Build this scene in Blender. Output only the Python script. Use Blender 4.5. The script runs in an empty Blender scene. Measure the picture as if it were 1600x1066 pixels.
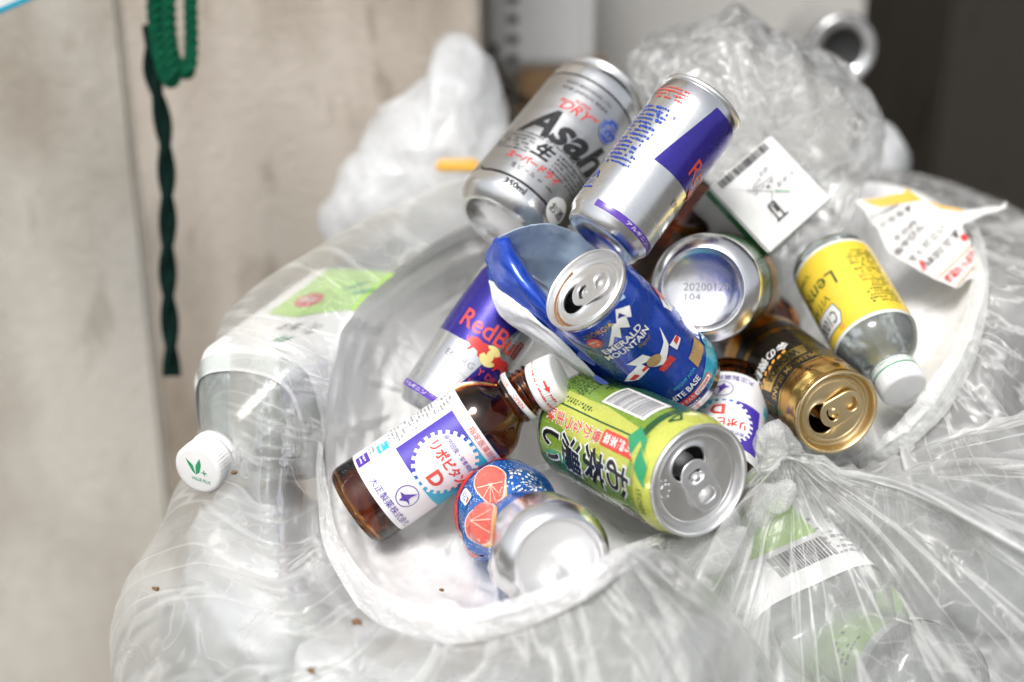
import bpy, bmesh, math, random
import numpy as np
from mathutils import Vector, Matrix
from mathutils.geometry import tessellate_polygon
random.seed(7); RNG = np.random.default_rng(11)
SC = bpy.context.scene
COL = SC.collection

# ------------------------------------------------------------------ camera, sky, sun, exposure
PITCH = math.radians(22.0)
CAM = np.array([0.0, 0.0, 1.10])
FPX = 2222.2                                   # 50 mm lens on 36 mm, 1600 px wide photograph
FW = np.array([0, math.cos(PITCH), -math.sin(PITCH)])
UP = np.array([0, math.sin(PITCH), math.cos(PITCH)])
RT = np.array([1.0, 0, 0])
cd = bpy.data.cameras.new('camera'); cam = bpy.data.objects.new('camera', cd); COL.objects.link(cam)
cam.location = CAM; cam.rotation_euler = (math.radians(90) - PITCH, 0, 0)
cd.lens = 50; cd.sensor_width = 36; cd.clip_start = 0.05; cd.clip_end = 200
cd.dof.use_dof = True; cd.dof.focus_distance = 0.80; cd.dof.aperture_fstop = 2.7; cd.dof.aperture_blades = 0
SC.camera = cam

SUN_EL, SUN_AZ = math.radians(58), math.radians(205)      # azimuth of the sun, clockwise from +Y
w = bpy.data.worlds.new('World'); SC.world = w; w.use_nodes = True
nt = w.node_tree; nt.nodes.clear()
sky = nt.nodes.new('ShaderNodeTexSky'); sky.sky_type = 'NISHITA'; sky.sun_disc = False
sky.sun_elevation = SUN_EL; sky.sun_rotation = SUN_AZ; sky.dust_density = 4.0; sky.air_density = 1.0
hs = nt.nodes.new('ShaderNodeHueSaturation'); hs.inputs['Saturation'].default_value = 0.22
bg = nt.nodes.new('ShaderNodeBackground'); bg.inputs['Strength'].default_value = 0.105
wo = nt.nodes.new('ShaderNodeOutputWorld')
nt.links.new(sky.outputs[0], hs.inputs['Color']); nt.links.new(hs.outputs[0], bg.inputs[0]); nt.links.new(bg.outputs[0], wo.inputs[0])
sd = bpy.data.lights.new('sun', 'SUN'); sd.energy = 1.5; sd.angle = math.radians(20); sd.color = (1, 0.97, 0.93)
sun = bpy.data.objects.new('sun', sd); COL.objects.link(sun)
sdir = Vector((math.sin(SUN_AZ) * math.cos(SUN_EL), math.cos(SUN_AZ) * math.cos(SUN_EL), math.sin(SUN_EL)))
sun.rotation_euler = sdir.to_track_quat('Z', 'Y').to_euler(); sun.location = (0, -1, 4)
vs = SC.view_settings
vs.view_transform = 'Standard'; vs.look = 'None'; vs.gamma = 1; vs.use_curve_mapping = False; vs.exposure = 0.68
cy = SC.cycles
cy.use_denoising = True
try: cy.denoiser = 'OPENIMAGEDENOISE'
except Exception: pass
cy.max_bounces = 14; cy.diffuse_bounces = 4; cy.glossy_bounces = 5; cy.transmission_bounces = 10; cy.transparent_max_bounces = 16; cy.use_adaptive_sampling = True; cy.adaptive_threshold = 0.03
cy.caustics_reflective = False; cy.caustics_refractive = False; cy.sample_clamp_indirect = 6

# ------------------------------------------------------------------ small maths
def ray(x, y): return FW + RT * (x - 800) / FPX - UP * (y - 533) / FPX
def P(x, y, d): return CAM + d * ray(x, y)
def axis_frame(p1, p2, L, far):
    A = P(*p1); r = ray(*p2); o = CAM - A
    a = r @ r; b = 2 * r @ o; c = o @ o - L * L; D = max(b * b - 4 * a * c, 0)
    B = CAM + (-b + (1 if far else -1) * math.sqrt(D)) / (2 * a) * r
    z = (B - A) / np.linalg.norm(B - A); x = CAM - (A + B) / 2; x = x - z * (x @ z); x /= np.linalg.norm(x)
    return A, x, np.cross(z, x), z
def frame_matrix(A, x, y, z):
    return Matrix(((x[0], y[0], z[0], A[0]), (x[1], y[1], z[1], A[1]), (x[2], y[2], z[2], A[2]), (0, 0, 0, 1)))
def hash2(i, j, s):
    n = (i * 374761393 + j * 668265263 + s * 1442695041) & 0x7fffffff
    n = ((n ^ (n >> 13)) * 1274126177) & 0x7fffffff
    return ((n ^ (n >> 16)) & 0xffff) / 65535.0
def vnoise(x, y, s=0):
    x = np.asarray(x, float); y = np.asarray(y, float)
    i = np.floor(x).astype(np.int64); j = np.floor(y).astype(np.int64); fx = x - i; fy = y - j
    fx = fx * fx * (3 - 2 * fx); fy = fy * fy * (3 - 2 * fy)
    a = hash2(i, j, s); b = hash2(i + 1, j, s); c = hash2(i, j + 1, s); d = hash2(i + 1, j + 1, s)
    return (a * (1 - fx) + b * fx) * (1 - fy) + (c * (1 - fx) + d * fx) * fy
def fbm(x, y, s=0, o=4):
    r = 0; a = 0.5
    for k in range(o): r = r + a * vnoise(x * 2 ** k, y * 2 ** k, s + k); a *= 0.5
    return r
def crom(pts, n, closed):
    pts = np.asarray(pts, float); m = len(pts); out = []
    T = np.linspace(0, m if closed else m - 1, n, endpoint=not closed)
    for t in T:
        i = int(math.floor(t)); f = t - i
        if not closed and i >= m - 1: i, f = m - 2, 1.0
        g = (lambda k: pts[k % m]) if closed else (lambda k: pts[min(max(k, 0), m - 1)])
        p0, p1, p2, p3 = g(i - 1), g(i), g(i + 1), g(i + 2)
        out.append(0.5 * (2 * p1 + (p2 - p0) * f + (2 * p0 - 5 * p1 + 4 * p2 - p3) * f * f + (3 * p1 - p0 - 3 * p2 + p3) * f ** 3))
    return np.array(out)

# ------------------------------------------------------------------ materials
MATS = {}
def new_mat(name):
    m = bpy.data.materials.new(name); m.use_nodes = True; t = m.node_tree; t.nodes.clear()
    o = t.nodes.new('ShaderNodeOutputMaterial'); MATS[name] = m
    return m, t, o
def nd(t, kind, **kw):
    n = t.nodes.new(kind)
    for k, v in kw.items():
        if k in n.inputs: n.inputs[k].default_value = v
        else: setattr(n, k, v)
    return n
def pm(name, col, rough=0.4, metal=0.0, coat=0.0, var=0.10, scale=60.0, bump=0.0, bscale=200.0, trans=0.0, ior=1.5, sub=0.0, rvar=0.12, spec=0.5):
    """plain painted / metal / plastic surface with uneven colour, uneven gloss and fine relief"""
    m, t, o = new_mat(name); b = nd(t, 'ShaderNodeBsdfPrincipled')
    tc = nd(t, 'ShaderNodeTexCoord'); n = nd(t, 'ShaderNodeTexNoise', Scale=scale, Detail=5.0)
    t.links.new(tc.outputs['Object'], n.inputs['Vector'])
    mr = nd(t, 'ShaderNodeMapRange'); mr.inputs['From Min'].default_value = 0.3; mr.inputs['From Max'].default_value = 0.7
    mr.inputs['To Min'].default_value = 1 - var; mr.inputs['To Max'].default_value = 1 + var * 0.6
    t.links.new(n.outputs['Fac'], mr.inputs['Value'])
    mx = nd(t, 'ShaderNodeVectorMath', operation='SCALE'); mx.inputs[0].default_value = col[:3]
    t.links.new(mr.outputs[0], mx.inputs['Scale']); t.links.new(mx.outputs[0], b.inputs['Base Color'])
    r2 = nd(t, 'ShaderNodeMapRange'); r2.inputs['From Min'].default_value = 0.35; r2.inputs['From Max'].default_value = 0.65
    r2.inputs['To Min'].default_value = max(0.02, rough - rvar * rough * 2); r2.inputs['To Max'].default_value = min(1, rough + rvar * rough * 2.5)
    n2 = nd(t, 'ShaderNodeTexNoise', Scale=scale * 2.3, Detail=4.0); t.links.new(tc.outputs['Object'], n2.inputs['Vector'])
    t.links.new(n2.outputs['Fac'], r2.inputs['Value']); t.links.new(r2.outputs[0], b.inputs['Roughness'])
    b.inputs['Metallic'].default_value = metal; b.inputs['Coat Weight'].default_value = coat; b.inputs['Coat Roughness'].default_value = 0.12
    b.inputs['Specular IOR Level'].default_value = spec; b.inputs['Transmission Weight'].default_value = trans; b.inputs['IOR'].default_value = ior
    if sub: b.inputs['Subsurface Weight'].default_value = sub; b.inputs['Subsurface Radius'].default_value = (0.004, 0.004, 0.004)
    if bump:
        n3 = nd(t, 'ShaderNodeTexNoise', Scale=bscale, Detail=6.0); t.links.new(tc.outputs['Object'], n3.inputs['Vector'])
        bp = nd(t, 'ShaderNodeBump', Strength=bump, Distance=0.002); t.links.new(n3.outputs['Fac'], bp.inputs['Height'])
        t.links.new(bp.outputs[0], b.inputs['Normal'])
    t.links.new(b.outputs[0], o.inputs['Surface'])
    return m
def ink(name, col, metal=0.0, rough=0.32, coat=0.3): return pm(name, col, rough, metal, coat, var=0.06, scale=90)
def film(name, op, gain=0.3, tint=(0.95, 0.96, 0.955), rough=0.2, su=30, sv=2.0, line=0.4, bump=0.5, thru=(0.985, 0.99, 0.985), trans_mix=0.28, mottle=0.12, lw=0.035, gloss=0.7):
    """thin polythene film: mostly clear, a little milky, with sharp crease lines; bunched film (vertex weight fold) is milkier"""
    m, t, o = new_mat(name)
    uv = nd(t, 'ShaderNodeUVMap', uv_map='film'); mp = nd(t, 'ShaderNodeMapping'); mp.inputs['Scale'].default_value = (su, sv, 1)
    t.links.new(uv.outputs[0], mp.inputs['Vector'])
    n1 = nd(t, 'ShaderNodeTexNoise', Scale=1.0, Detail=2.5, Roughness=0.5, Distortion=0.35); t.links.new(mp.outputs[0], n1.inputs['Vector'])
    tc = nd(t, 'ShaderNodeTexCoord')
    n2 = nd(t, 'ShaderNodeTexNoise', Scale=30.0, Detail=2.0, Distortion=0.8); t.links.new(tc.outputs['Object'], n2.inputs['Vector'])
    def ridge(src, width):
        a = nd(t, 'ShaderNodeMath', operation='SUBTRACT'); a.inputs[1].default_value = 0.5; t.links.new(src, a.inputs[0])
        b = nd(t, 'ShaderNodeMath', operation='ABSOLUTE'); t.links.new(a.outputs[0], b.inputs[0])
        r = nd(t, 'ShaderNodeMapRange', interpolation_type='SMOOTHSTEP'); r.inputs['From Max'].default_value = width; r.inputs['To Min'].default_value = 1.0; r.inputs['To Max'].default_value = 0.0
        t.links.new(b.outputs[0], r.inputs['Value']); return r.outputs[0]
    R1 = ridge(n1.outputs['Fac'], lw); R2 = ridge(n2.outputs['Fac'], 0.03)
    at = nd(t, 'ShaderNodeAttribute', attribute_name='fold')
    def madd(x, k, y=None, c=0.0):
        q = nd(t, 'ShaderNodeMath', operation='MULTIPLY_ADD'); q.inputs[1].default_value = k; t.links.new(x, q.inputs[0])
        if y is None: q.inputs[2].default_value = c
        else: t.links.new(y, q.inputs[2])
        return q.outputs[0]
    al = madd(n2.outputs['Fac'], mottle * 2, None, op - mottle); al = madd(R1, line, al); al = madd(R2, line * 0.35, al); al = madd(at.outputs['Fac'], gain, al)
    cl = nd(t, 'ShaderNodeClamp'); t.links.new(al, cl.inputs['Value']); cl.inputs['Min'].default_value = 0.02; cl.inputs['Max'].default_value = 0.97
    h = madd(R1, 0.55); h = madd(n1.outputs['Fac'], 0.9, h); h = madd(R2, 0.25, h); h = madd(n2.outputs['Fac'], 0.5, h)
    bp = nd(t, 'ShaderNodeBump', Strength=bump, Distance=0.006); t.links.new(h, bp.inputs['Height'])
    df = nd(t, 'ShaderNodeBsdfDiffuse', Color=(*tint, 1)); tl = nd(t, 'ShaderNodeBsdfTranslucent', Color=(*tint, 1))
    m1 = nd(t, 'ShaderNodeMixShader'); m1.inputs[0].default_value = trans_mix; t.links.new(df.outputs[0], m1.inputs[1]); t.links.new(tl.outputs[0], m1.inputs[2])
    tr = nd(t, 'ShaderNodeBsdfTransparent', Color=(*thru, 1))
    m2 = nd(t, 'ShaderNodeMixShader'); t.links.new(cl.outputs[0], m2.inputs[0]); t.links.new(tr.outputs[0], m2.inputs[1]); t.links.new(m1.outputs[0], m2.inputs[2])
    gl = nd(t, 'ShaderNodeBsdfGlossy', Color=(1, 1, 1, 1), Roughness=rough); fr = nd(t, 'ShaderNodeFresnel', IOR=1.5)
    for x in (gl, fr): t.links.new(bp.outputs[0], x.inputs['Normal'])
    fk = nd(t, 'ShaderNodeMath', operation='MULTIPLY'); fk.inputs[1].default_value = gloss; t.links.new(fr.outputs[0], fk.inputs[0])
    m3 = nd(t, 'ShaderNodeMixShader'); t.links.new(fk.outputs[0], m3.inputs[0]); t.links.new(m2.outputs[0], m3.inputs[1]); t.links.new(gl.outputs[0], m3.inputs[2])
    t.links.new(m3.outputs[0], o.inputs['Surface'])
    return m
def clear_plastic(name, col=(0.93, 0.97, 0.95), rough=0.06, milk=0.06):
    m, t, o = new_mat(name)
    tr = nd(t, 'ShaderNodeBsdfTransparent', Color=(*col, 1)); gl = nd(t, 'ShaderNodeBsdfGlossy', Color=(1, 1, 1, 1), Roughness=rough)
    df = nd(t, 'ShaderNodeBsdfDiffuse', Color=(0.75, 0.8, 0.77, 1)); fr = nd(t, 'ShaderNodeFresnel', IOR=1.57)
    tc = nd(t, 'ShaderNodeTexCoord'); n = nd(t, 'ShaderNodeTexNoise', Scale=70.0, Detail=3.0); t.links.new(tc.outputs['Object'], n.inputs['Vector'])
    bp = nd(t, 'ShaderNodeBump', Strength=0.25, Distance=0.003); t.links.new(n.outputs['Fac'], bp.inputs['Height'])
    t.links.new(bp.outputs[0], gl.inputs['Normal']); t.links.new(bp.outputs[0], fr.inputs['Normal'])
    m1 = nd(t, 'ShaderNodeMixShader'); m1.inputs[0].default_value = milk; t.links.new(tr.outputs[0], m1.inputs[1]); t.links.new(df.outputs[0], m1.inputs[2])
    m2 = nd(t, 'ShaderNodeMixShader'); t.links.new(fr.outputs[0], m2.inputs[0]); t.links.new(m1.outputs[0], m2.inputs[1]); t.links.new(gl.outputs[0], m2.inputs[2])
    t.links.new(m2.outputs[0], o.inputs['Surface'])
    return m
def wall_mat(name, col, stain, amount=0.5, scale=3.0, spec=0.2):
    m, t, o = new_mat(name); b = nd(t, 'ShaderNodeBsdfPrincipled', Roughness=0.9); b.inputs['Specular IOR Level'].default_value = spec; tc = nd(t, 'ShaderNodeTexCoord')
    mp = nd(t, 'ShaderNodeMapping'); mp.inputs['Scale'].default_value = (1, 1, 0.45); t.links.new(tc.outputs['Object'], mp.inputs['Vector'])
    n = nd(t, 'ShaderNodeTexNoise', Scale=scale * 2, Detail=8.0, Roughness=0.6); t.links.new(mp.outputs[0], n.inputs['Vector'])
    n2 = nd(t, 'ShaderNodeTexNoise', Scale=scale * 9, Detail=3.0, Distortion=0.6); t.links.new(mp.outputs[0], n2.inputs['Vector'])
    r = nd(t, 'ShaderNodeMapRange'); r.inputs['From Min'].default_value = 0.43; r.inputs['From Max'].default_value = 0.66; r.inputs['To Max'].default_value = amount
    t.links.new(n.outputs['Fac'], r.inputs['Value'])
    r2 = nd(t, 'ShaderNodeMapRange'); r2.inputs['From Min'].default_value = 0.60; r2.inputs['From Max'].default_value = 0.70; r2.inputs['To Max'].default_value = 0.6
    t.links.new(n2.outputs['Fac'], r2.inputs['Value'])
    ad = nd(t, 'ShaderNodeMath', operation='MAXIMUM'); t.links.new(r.outputs[0], ad.inputs[0]); t.links.new(r2.outputs[0], ad.inputs[1])
    mx = nd(t, 'ShaderNodeMix', data_type='RGBA'); mx.inputs['A'].default_value = (*col, 1); mx.inputs['B'].default_value = (*stain, 1)
    t.links.new(ad.outputs[0], mx.inputs['Factor']); t.links.new(mx.outputs['Result'], b.inputs['Base Color'])
    n3 = nd(t, 'ShaderNodeTexNoise', Scale=120.0, Detail=6.0); t.links.new(tc.outputs['Object'], n3.inputs['Vector'])
    bp = nd(t, 'ShaderNodeBump', Strength=0.35, Distance=0.004); t.links.new(n3.outputs['Fac'], bp.inputs['Height']); t.links.new(bp.outputs[0], b.inputs['Normal'])
    t.links.new(b.outputs[0], o.inputs['Surface'])
    return m
def brushed(name, col, rough=0.25, scale=(3, 3, 400), metal=1.0, bump=0.12):
    m, t, o = new_mat(name); b = nd(t, 'ShaderNodeBsdfPrincipled', Metallic=metal); b.inputs['Base Color'].default_value = (*col, 1)
    tc = nd(t, 'ShaderNodeTexCoord'); mp = nd(t, 'ShaderNodeMapping'); mp.inputs['Scale'].default_value = scale
    t.links.new(tc.outputs['Object'], mp.inputs['Vector']); n = nd(t, 'ShaderNodeTexNoise', Scale=4.0, Detail=4.0); t.links.new(mp.outputs[0], n.inputs['Vector'])
    r = nd(t, 'ShaderNodeMapRange'); r.inputs['To Min'].default_value = rough * 0.6; r.inputs['To Max'].default_value = rough * 1.5
    t.links.new(n.outputs['Fac'], r.inputs['Value']); t.links.new(r.outputs[0], b.inputs['Roughness'])
    n2 = nd(t, 'ShaderNodeTexNoise', Scale=60.0, Detail=3.0); t.links.new(tc.outputs['Object'], n2.inputs['Vector'])
    bp = nd(t, 'ShaderNodeBump', Strength=bump, Distance=0.003); t.links.new(n2.outputs['Fac'], bp.inputs['Height']); t.links.new(bp.outputs[0], b.inputs['Normal'])
    t.links.new(b.outputs[0], o.inputs['Surface'])
    return m
def dots_mat(name, c0, c1, sc):
    """two-colour half-tone print"""
    m, t, o = new_mat(name); b = nd(t, 'ShaderNodeBsdfPrincipled', Roughness=0.35); uv = nd(t, 'ShaderNodeUVMap', uv_map='film')
    vo = nd(t, 'ShaderNodeTexVoronoi', Scale=sc, Randomness=0.0); t.links.new(uv.outputs[0], vo.inputs['Vector'])
    sx = nd(t, 'ShaderNodeSeparateXYZ'); t.links.new(uv.outputs[0], sx.inputs[0])
    mr = nd(t, 'ShaderNodeMapRange'); mr.inputs['To Min'].default_value = 0.95; mr.inputs['To Max'].default_value = -0.35; t.links.new(sx.outputs[2 if False else 0], mr.inputs['Value'])
    sb = nd(t, 'ShaderNodeMath', operation='SUBTRACT'); t.links.new(mr.outputs[0], sb.inputs[0]); t.links.new(vo.outputs['Distance'], sb.inputs[1])
    r = nd(t, 'ShaderNodeMapRange'); r.inputs['From Min'].default_value = -0.06; r.inputs['From Max'].default_value = 0.06; t.links.new(sb.outputs[0], r.inputs['Value'])
    mx = nd(t, 'ShaderNodeMix', data_type='RGBA'); mx.inputs['A'].default_value = (*c1, 1); mx.inputs['B'].default_value = (*c0, 1)
    t.links.new(r.outputs[0], mx.inputs['Factor']); t.links.new(mx.outputs['Result'], b.inputs['Base Color']); t.links.new(b.outputs[0], o.inputs['Surface'])
    return m

brushed('aluminium', (0.86, 0.86, 0.87), 0.22); brushed('aluminium_satin', (0.80, 0.81, 0.82), 0.24, (2, 2, 40))
brushed('lid_aluminium', (0.86, 0.86, 0.86), 0.34, (60, 4, 4)); brushed('lid_gold', (0.78, 0.62, 0.36), 0.3, (60, 4, 4))
brushed('can_grey', (0.56, 0.57, 0.58), 0.34, (2, 2, 60)); brushed('gold_print', (0.55, 0.30, 0.08), 0.28, (2, 2, 20)); brushed('bright_gold', (0.75, 0.5, 0.16), 0.26, (2, 2, 20))
ink('black', (0.012, 0.012, 0.014)); ink('dark_grey', (0.06, 0.06, 0.065)); ink('red', (0.62, 0.035, 0.03)); ink('soft_red', (0.68, 0.07, 0.05))
ink('white', (0.82, 0.82, 0.80)); ink('navy', (0.012, 0.03, 0.20)); ink('print_blue', (0.02, 0.07, 0.42)); ink('purple', (0.09, 0.03, 0.36))
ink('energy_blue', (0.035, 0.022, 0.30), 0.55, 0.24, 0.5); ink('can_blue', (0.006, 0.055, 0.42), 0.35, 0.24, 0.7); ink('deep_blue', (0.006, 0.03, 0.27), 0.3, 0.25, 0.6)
ink('soda_blue', (0.015, 0.13, 0.48), 0.3, 0.26, 0.6); ink('teal', (0.02, 0.40, 0.58), 0.2, 0.28, 0.6); ink('cyan', (0.05, 0.50, 0.66)); ink('sun_yellow', (0.85, 0.72, 0.28)); ink('tan', (0.55, 0.36, 0.16), 0.4)
ink('tea_green', (0.26, 0.42, 0.055), 0.25, 0.28, 0.6); ink('tea_dark', (0.035, 0.12, 0.045), 0.2, 0.3, 0.5); ink('tea_yellow', (0.62, 0.66, 0.12), 0.25, 0.28, 0.6); ink('leaf_green', (0.03, 0.32, 0.14))
ink('light_green', (0.42, 0.68, 0.16)); ink('lemon_yellow', (0.86, 0.62, 0.06)); ink('dark_green', (0.01, 0.09, 0.03)); ink('carton_green', (0.01, 0.22, 0.09)); ink('carton_white', (0.74, 0.74, 0.72), 0, 0.5, 0)
ink('grape_red', (0.78, 0.13, 0.10)); ink('peel', (0.90, 0.42, 0.08)); ink('pith', (0.88, 0.66, 0.52)); ink('paper_orange', (0.80, 0.46, 0.06)); ink('brown', (0.10, 0.045, 0.018)); ink('dark_brown', (0.012, 0.008, 0.006), 0.0, 0.34, 0.15)
ink('grey_print', (0.30, 0.30, 0.32)); ink('sky_blue', (0.42, 0.62, 0.84), 0, 0.35, 0.2)
pm('foil_blue', (0.010, 0.07, 0.52), 0.22, 0.25, 0.6, bump=0.25, bscale=90); pm('foil_inside', (0.50, 0.64, 0.80), 0.36, 0.2, 0.1, bump=0.35, bscale=60); pm('foil_white', (0.78, 0.80, 0.84), 0.32, 0.05, 0.3, bump=0.3, bscale=70)
pm('cap_white', (0.83, 0.83, 0.82), 0.38, 0, 0.1, var=0.05, bump=0.08, sub=0.1); pm('label_paper', (0.84, 0.84, 0.84), 0.36, 0, 0.25, var=0.04, bump=0.06, bscale=120)
pm('amber_glass', (0.42, 0.15, 0.03), 0.03, 0, 0, var=0.08, trans=1.0, ior=1.5); pm('dark_inside', (0.02, 0.02, 0.02), 0.7)
pm('torn_paper', (0.72, 0.715, 0.70), 0.6, 0, 0, var=0.08, bump=0.3, bscale=140); pm('coffee', (0.30, 0.15, 0.055), 0.25, 0, .3, var=.3, scale=300); pm('dirt', (0.22, 0.12, 0.05), 0.9, var=0.4, scale=400)
pm('cardboard', (0.38, 0.24, 0.12), 0.85, var=0.2, scale=20); pm('box_white', (0.80, 0.80, 0.79), 0.5, var=0.05, scale=12); pm('strap_black', (0.03, 0.025, 0.02), 0.6)
pm('rope_bright', (0.002, 0.085, 0.042), 0.75, var=0.25, scale=140, bump=0.5, bscale=700, spec=.15); pm('rope_dark', (0.003, 0.014, 0.011), 0.9, var=0.35, scale=120, bump=0.6, bscale=700, spec=.08)
dots_mat('halftone', (0.07, 0.04, 0.42), (0.03, 0.48, 0.68), 38.0); dots_mat('halftone_small', (0.015, 0.07, 0.42), (0.04, 0.42, 0.66), 30.0)
film('bag_film', 0.28, 0.15, su=40, sv=1.6, line=0.20, gloss=0.36, bump=0.22, rough=0.28, tint=(.97, .985, .97), trans_mix=0.15); film('knot_film', 0.19, 0.18, su=30, sv=1.8, line=0.24, gloss=0.42, bump=0.28, trans_mix=0.2, tint=(.93, .935, .925))
film('bag_film_inner', 0.92, 0.1, su=24, sv=1.2, line=0.08, gloss=0.3, bump=0.16, rough=.35, tint=(.98, .98, .975), trans_mix=0.12, mottle=.05); film('bag_film_rim', 0.55, 0.45, su=3, sv=26, line=0.3, bump=0.35, tint=(.97, .97, .97))
film('clear_film', 0.13, 0.12, su=4.5, sv=4.5, line=0.30, bump=0.5, mottle=0.05, rough=0.12, lw=0.03, gloss=1.0); film('white_film', 0.58, 0.15, su=6, sv=6, line=0.12, bump=0.25, tint=(.88, .90, .92))
film('right_film', 0.34, 0.30, su=34, sv=2.2, line=0.3, tint=(0.92, 0.92, 0.91))
clear_plastic('pet', milk=0.16); clear_plastic('pet_grey', (0.93, 0.96, 0.945), 0.08, 0.2)

# ------------------------------------------------------------------ mesh helpers
def link(name, me, mat, parent=None, smooth=True):
    o = bpy.data.objects.new(name, me); COL.objects.link(o)
    if mat: me.materials.append(MATS[mat])
    if parent is not None: o.parent = parent
    if smooth: me.polygons.foreach_set('use_smooth', [True] * len(me.polygons))
    return o
def mesh_of(name, verts, faces):
    me = bpy.data.meshes.new(name); me.from_pydata([tuple(map(float, v)) for v in verts], [], faces); me.update(); return me
def tag(o, label, cat, group=None, kind=None):
    if label: o['label'] = label
    if cat: o['category'] = cat
    if group: o['group'] = group
    if kind: o['kind'] = kind
    return o
def thing(name, label, cat, M, group=None):
    o = bpy.data.objects.new(name, None); COL.objects.link(o); o.matrix_world = M; o.empty_display_size = 0.02
    return tag(o, label, cat, group)
def set_attr(me, vals):
    a = me.attributes.new('fold', 'FLOAT', 'POINT'); a.data.foreach_set('value', np.asarray(vals, np.float32).ravel())
def set_uv(me, uvs):
    l = me.uv_layers.new(name='film'); idx = np.zeros(len(me.loops), np.int32); me.loops.foreach_get('vertex_index', idx)
    l.data.foreach_set('uv', np.asarray(uvs, np.float32)[idx].ravel())
def lathe(prof, seg=72, deform=None, ripple=None):
    vs_, fs = [], []
    rows = []
    for (r, z) in prof:
        if r < 1e-6: rows.append([len(vs_)]); vs_.append((0, 0, z)); continue
        row = []
        for k in range(seg):
            a = 2 * math.pi * k / seg; rr = r * (ripple(a, z) if ripple else 1)
            row.append(len(vs_)); vs_.append((rr * math.cos(a), rr * math.sin(a), z))
        rows.append(row)
    for a, b in zip(rows, rows[1:]):
        for k in range(seg):
            k2 = (k + 1) % seg
            if len(a) == 1 and len(b) == 1: continue
            if len(a) == 1: fs.append((a[0], b[k2], b[k]))
            elif len(b) == 1: fs.append((a[k], a[k2], b[0]))
            else: fs.append((a[k], a[k2], b[k2], b[k]))
    if deform: vs_ = [deform(v) for v in vs_]
    return vs_, fs
def part(name, vf, mat, parent, smooth=True): return link(name, mesh_of(name, *vf), mat, parent, smooth)
def mm(prof): return [(r / 1000, z / 1000) for r, z in prof]
def densify(prof, step):
    out = [prof[0]]
    for a, b in zip(prof, prof[1:]):
        n = max(1, int(math.hypot(b[0] - a[0], b[1] - a[1]) / step))
        for k in range(1, n + 1): out.append((a[0] + (b[0] - a[0]) * k / n, a[1] + (b[1] - a[1]) * k / n))
    return out
def rad_of(prof):
    """outer radius of a profile at height z (metres)"""
    z = np.array([p[1] for p in prof]); r = np.array([p[0] for p in prof]); o = np.argsort(z, kind='stable')
    z, r = z[o], r[o]
    return lambda q: float(np.interp(q, z, r))

# flat artwork in millimetres (u to the right, v up), then wrapped on a surface
def art_poly(outer, holes=()):
    loops = [[Vector((x, y, 0)) for x, y in l] for l in (outer, *holes)]
    return [(p.x, p.y) for l in loops for p in l], [tuple(t) for t in tessellate_polygon(loops)]
def art_rect(u, v, w_, h): return art_poly([(u - w_ / 2, v - h / 2), (u + w_ / 2, v - h / 2), (u + w_ / 2, v + h / 2), (u - w_ / 2, v + h / 2)])
def art_ell(u, v, a, b, n=32, rot=0):
    c, s = math.cos(rot), math.sin(rot)
    return art_poly([(u + a * math.cos(t) * c - b * math.sin(t) * s, v + a * math.cos(t) * s + b * math.sin(t) * c) for t in [2 * math.pi * k / n for k in range(n)]])
def art_gear(u, v, r0, r1, n):
    pts = []
    for k in range(n):
        for f, r in ((0.0, r1), (0.48, r1), (0.5, r0), (0.98, r0)):
            a = 2 * math.pi * (k + f) / n; pts.append((u + r * math.cos(a), v + r * math.sin(a)))
    return art_poly(pts)
def art_join(*arts):
    V, F = [], []
    for v, f in arts:
        n = len(V); V += v; F += [tuple(i + n for i in q) for q in f]
    return V, F
TXT = {}
def art_text(s, u, v, w_, h, bold=0.0, shear=0.0, rot=0.0, keep=False):
    key = (s, bold, shear)
    if key not in TXT:
        c = bpy.data.curves.new('t', 'FONT'); c.body = s; c.offset = bold; c.shear = shear; c.align_x = 'CENTER'; c.resolution_u = 3
        o = bpy.data.objects.new('t', c); COL.objects.link(o); bpy.context.view_layer.update()
        me = bpy.data.meshes.new_from_object(o.evaluated_get(bpy.context.evaluated_depsgraph_get()))
        TXT[key] = (np.array([x.co[:2] for x in me.vertices]), [tuple(p.vertices) for p in me.polygons])
        bpy.data.objects.remove(o); bpy.data.curves.remove(c); bpy.data.meshes.remove(me)
    V, F = TXT[key]; lo, hi = V.min(0), V.max(0); k = np.array([w_, h]) / np.maximum(hi - lo, 1e-6)
    if keep: k[:] = min(k)
    Q = (V - (lo + hi) / 2) * k; c, s_ = math.cos(rot), math.sin(rot)
    return [(u + x * c - y * s_, v + x * s_ + y * c) for x, y in Q], F
def art_fine(u, v, w_, h, rows, fill=0.82, vert=False):
    """rows of illegible small print"""
    A = []; rh = h / rows
    for r in range(rows):
        x = u - w_ / 2; y = v + h / 2 - (r + 0.5) * rh; end = u + w_ / 2 - (random.random() * w_ * 0.35 if random.random() < 0.3 else 0)
        while x < end:
            l = rh * random.uniform(0.25, 0.7)
            if random.random() < fill: A.append(art_rect(x + l / 2, y + rh * random.uniform(-.08, .08), l, rh * random.uniform(0.3, 0.62)))
            x += l + rh * random.uniform(0.1, 0.3)
    return art_join(*A)
def art_barcode(u, v, w_, h, n=30, along=True):
    A = []; x = 0.0; tot = 0
    seq = [(random.choice((1, 1, 2, 3)), random.choice((1, 1, 2))) for _ in range(n)]; tot = sum(a + b for a, b in seq)
    L = w_ if along else h
    for a, b in seq:
        c = (x + a / 2) / tot * L - L / 2
        A.append(art_rect(u + c, v, a / tot * L, h) if along else art_rect(u, v + c, w_, a / tot * L)); x += a + b
    return art_join(*A)
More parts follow.
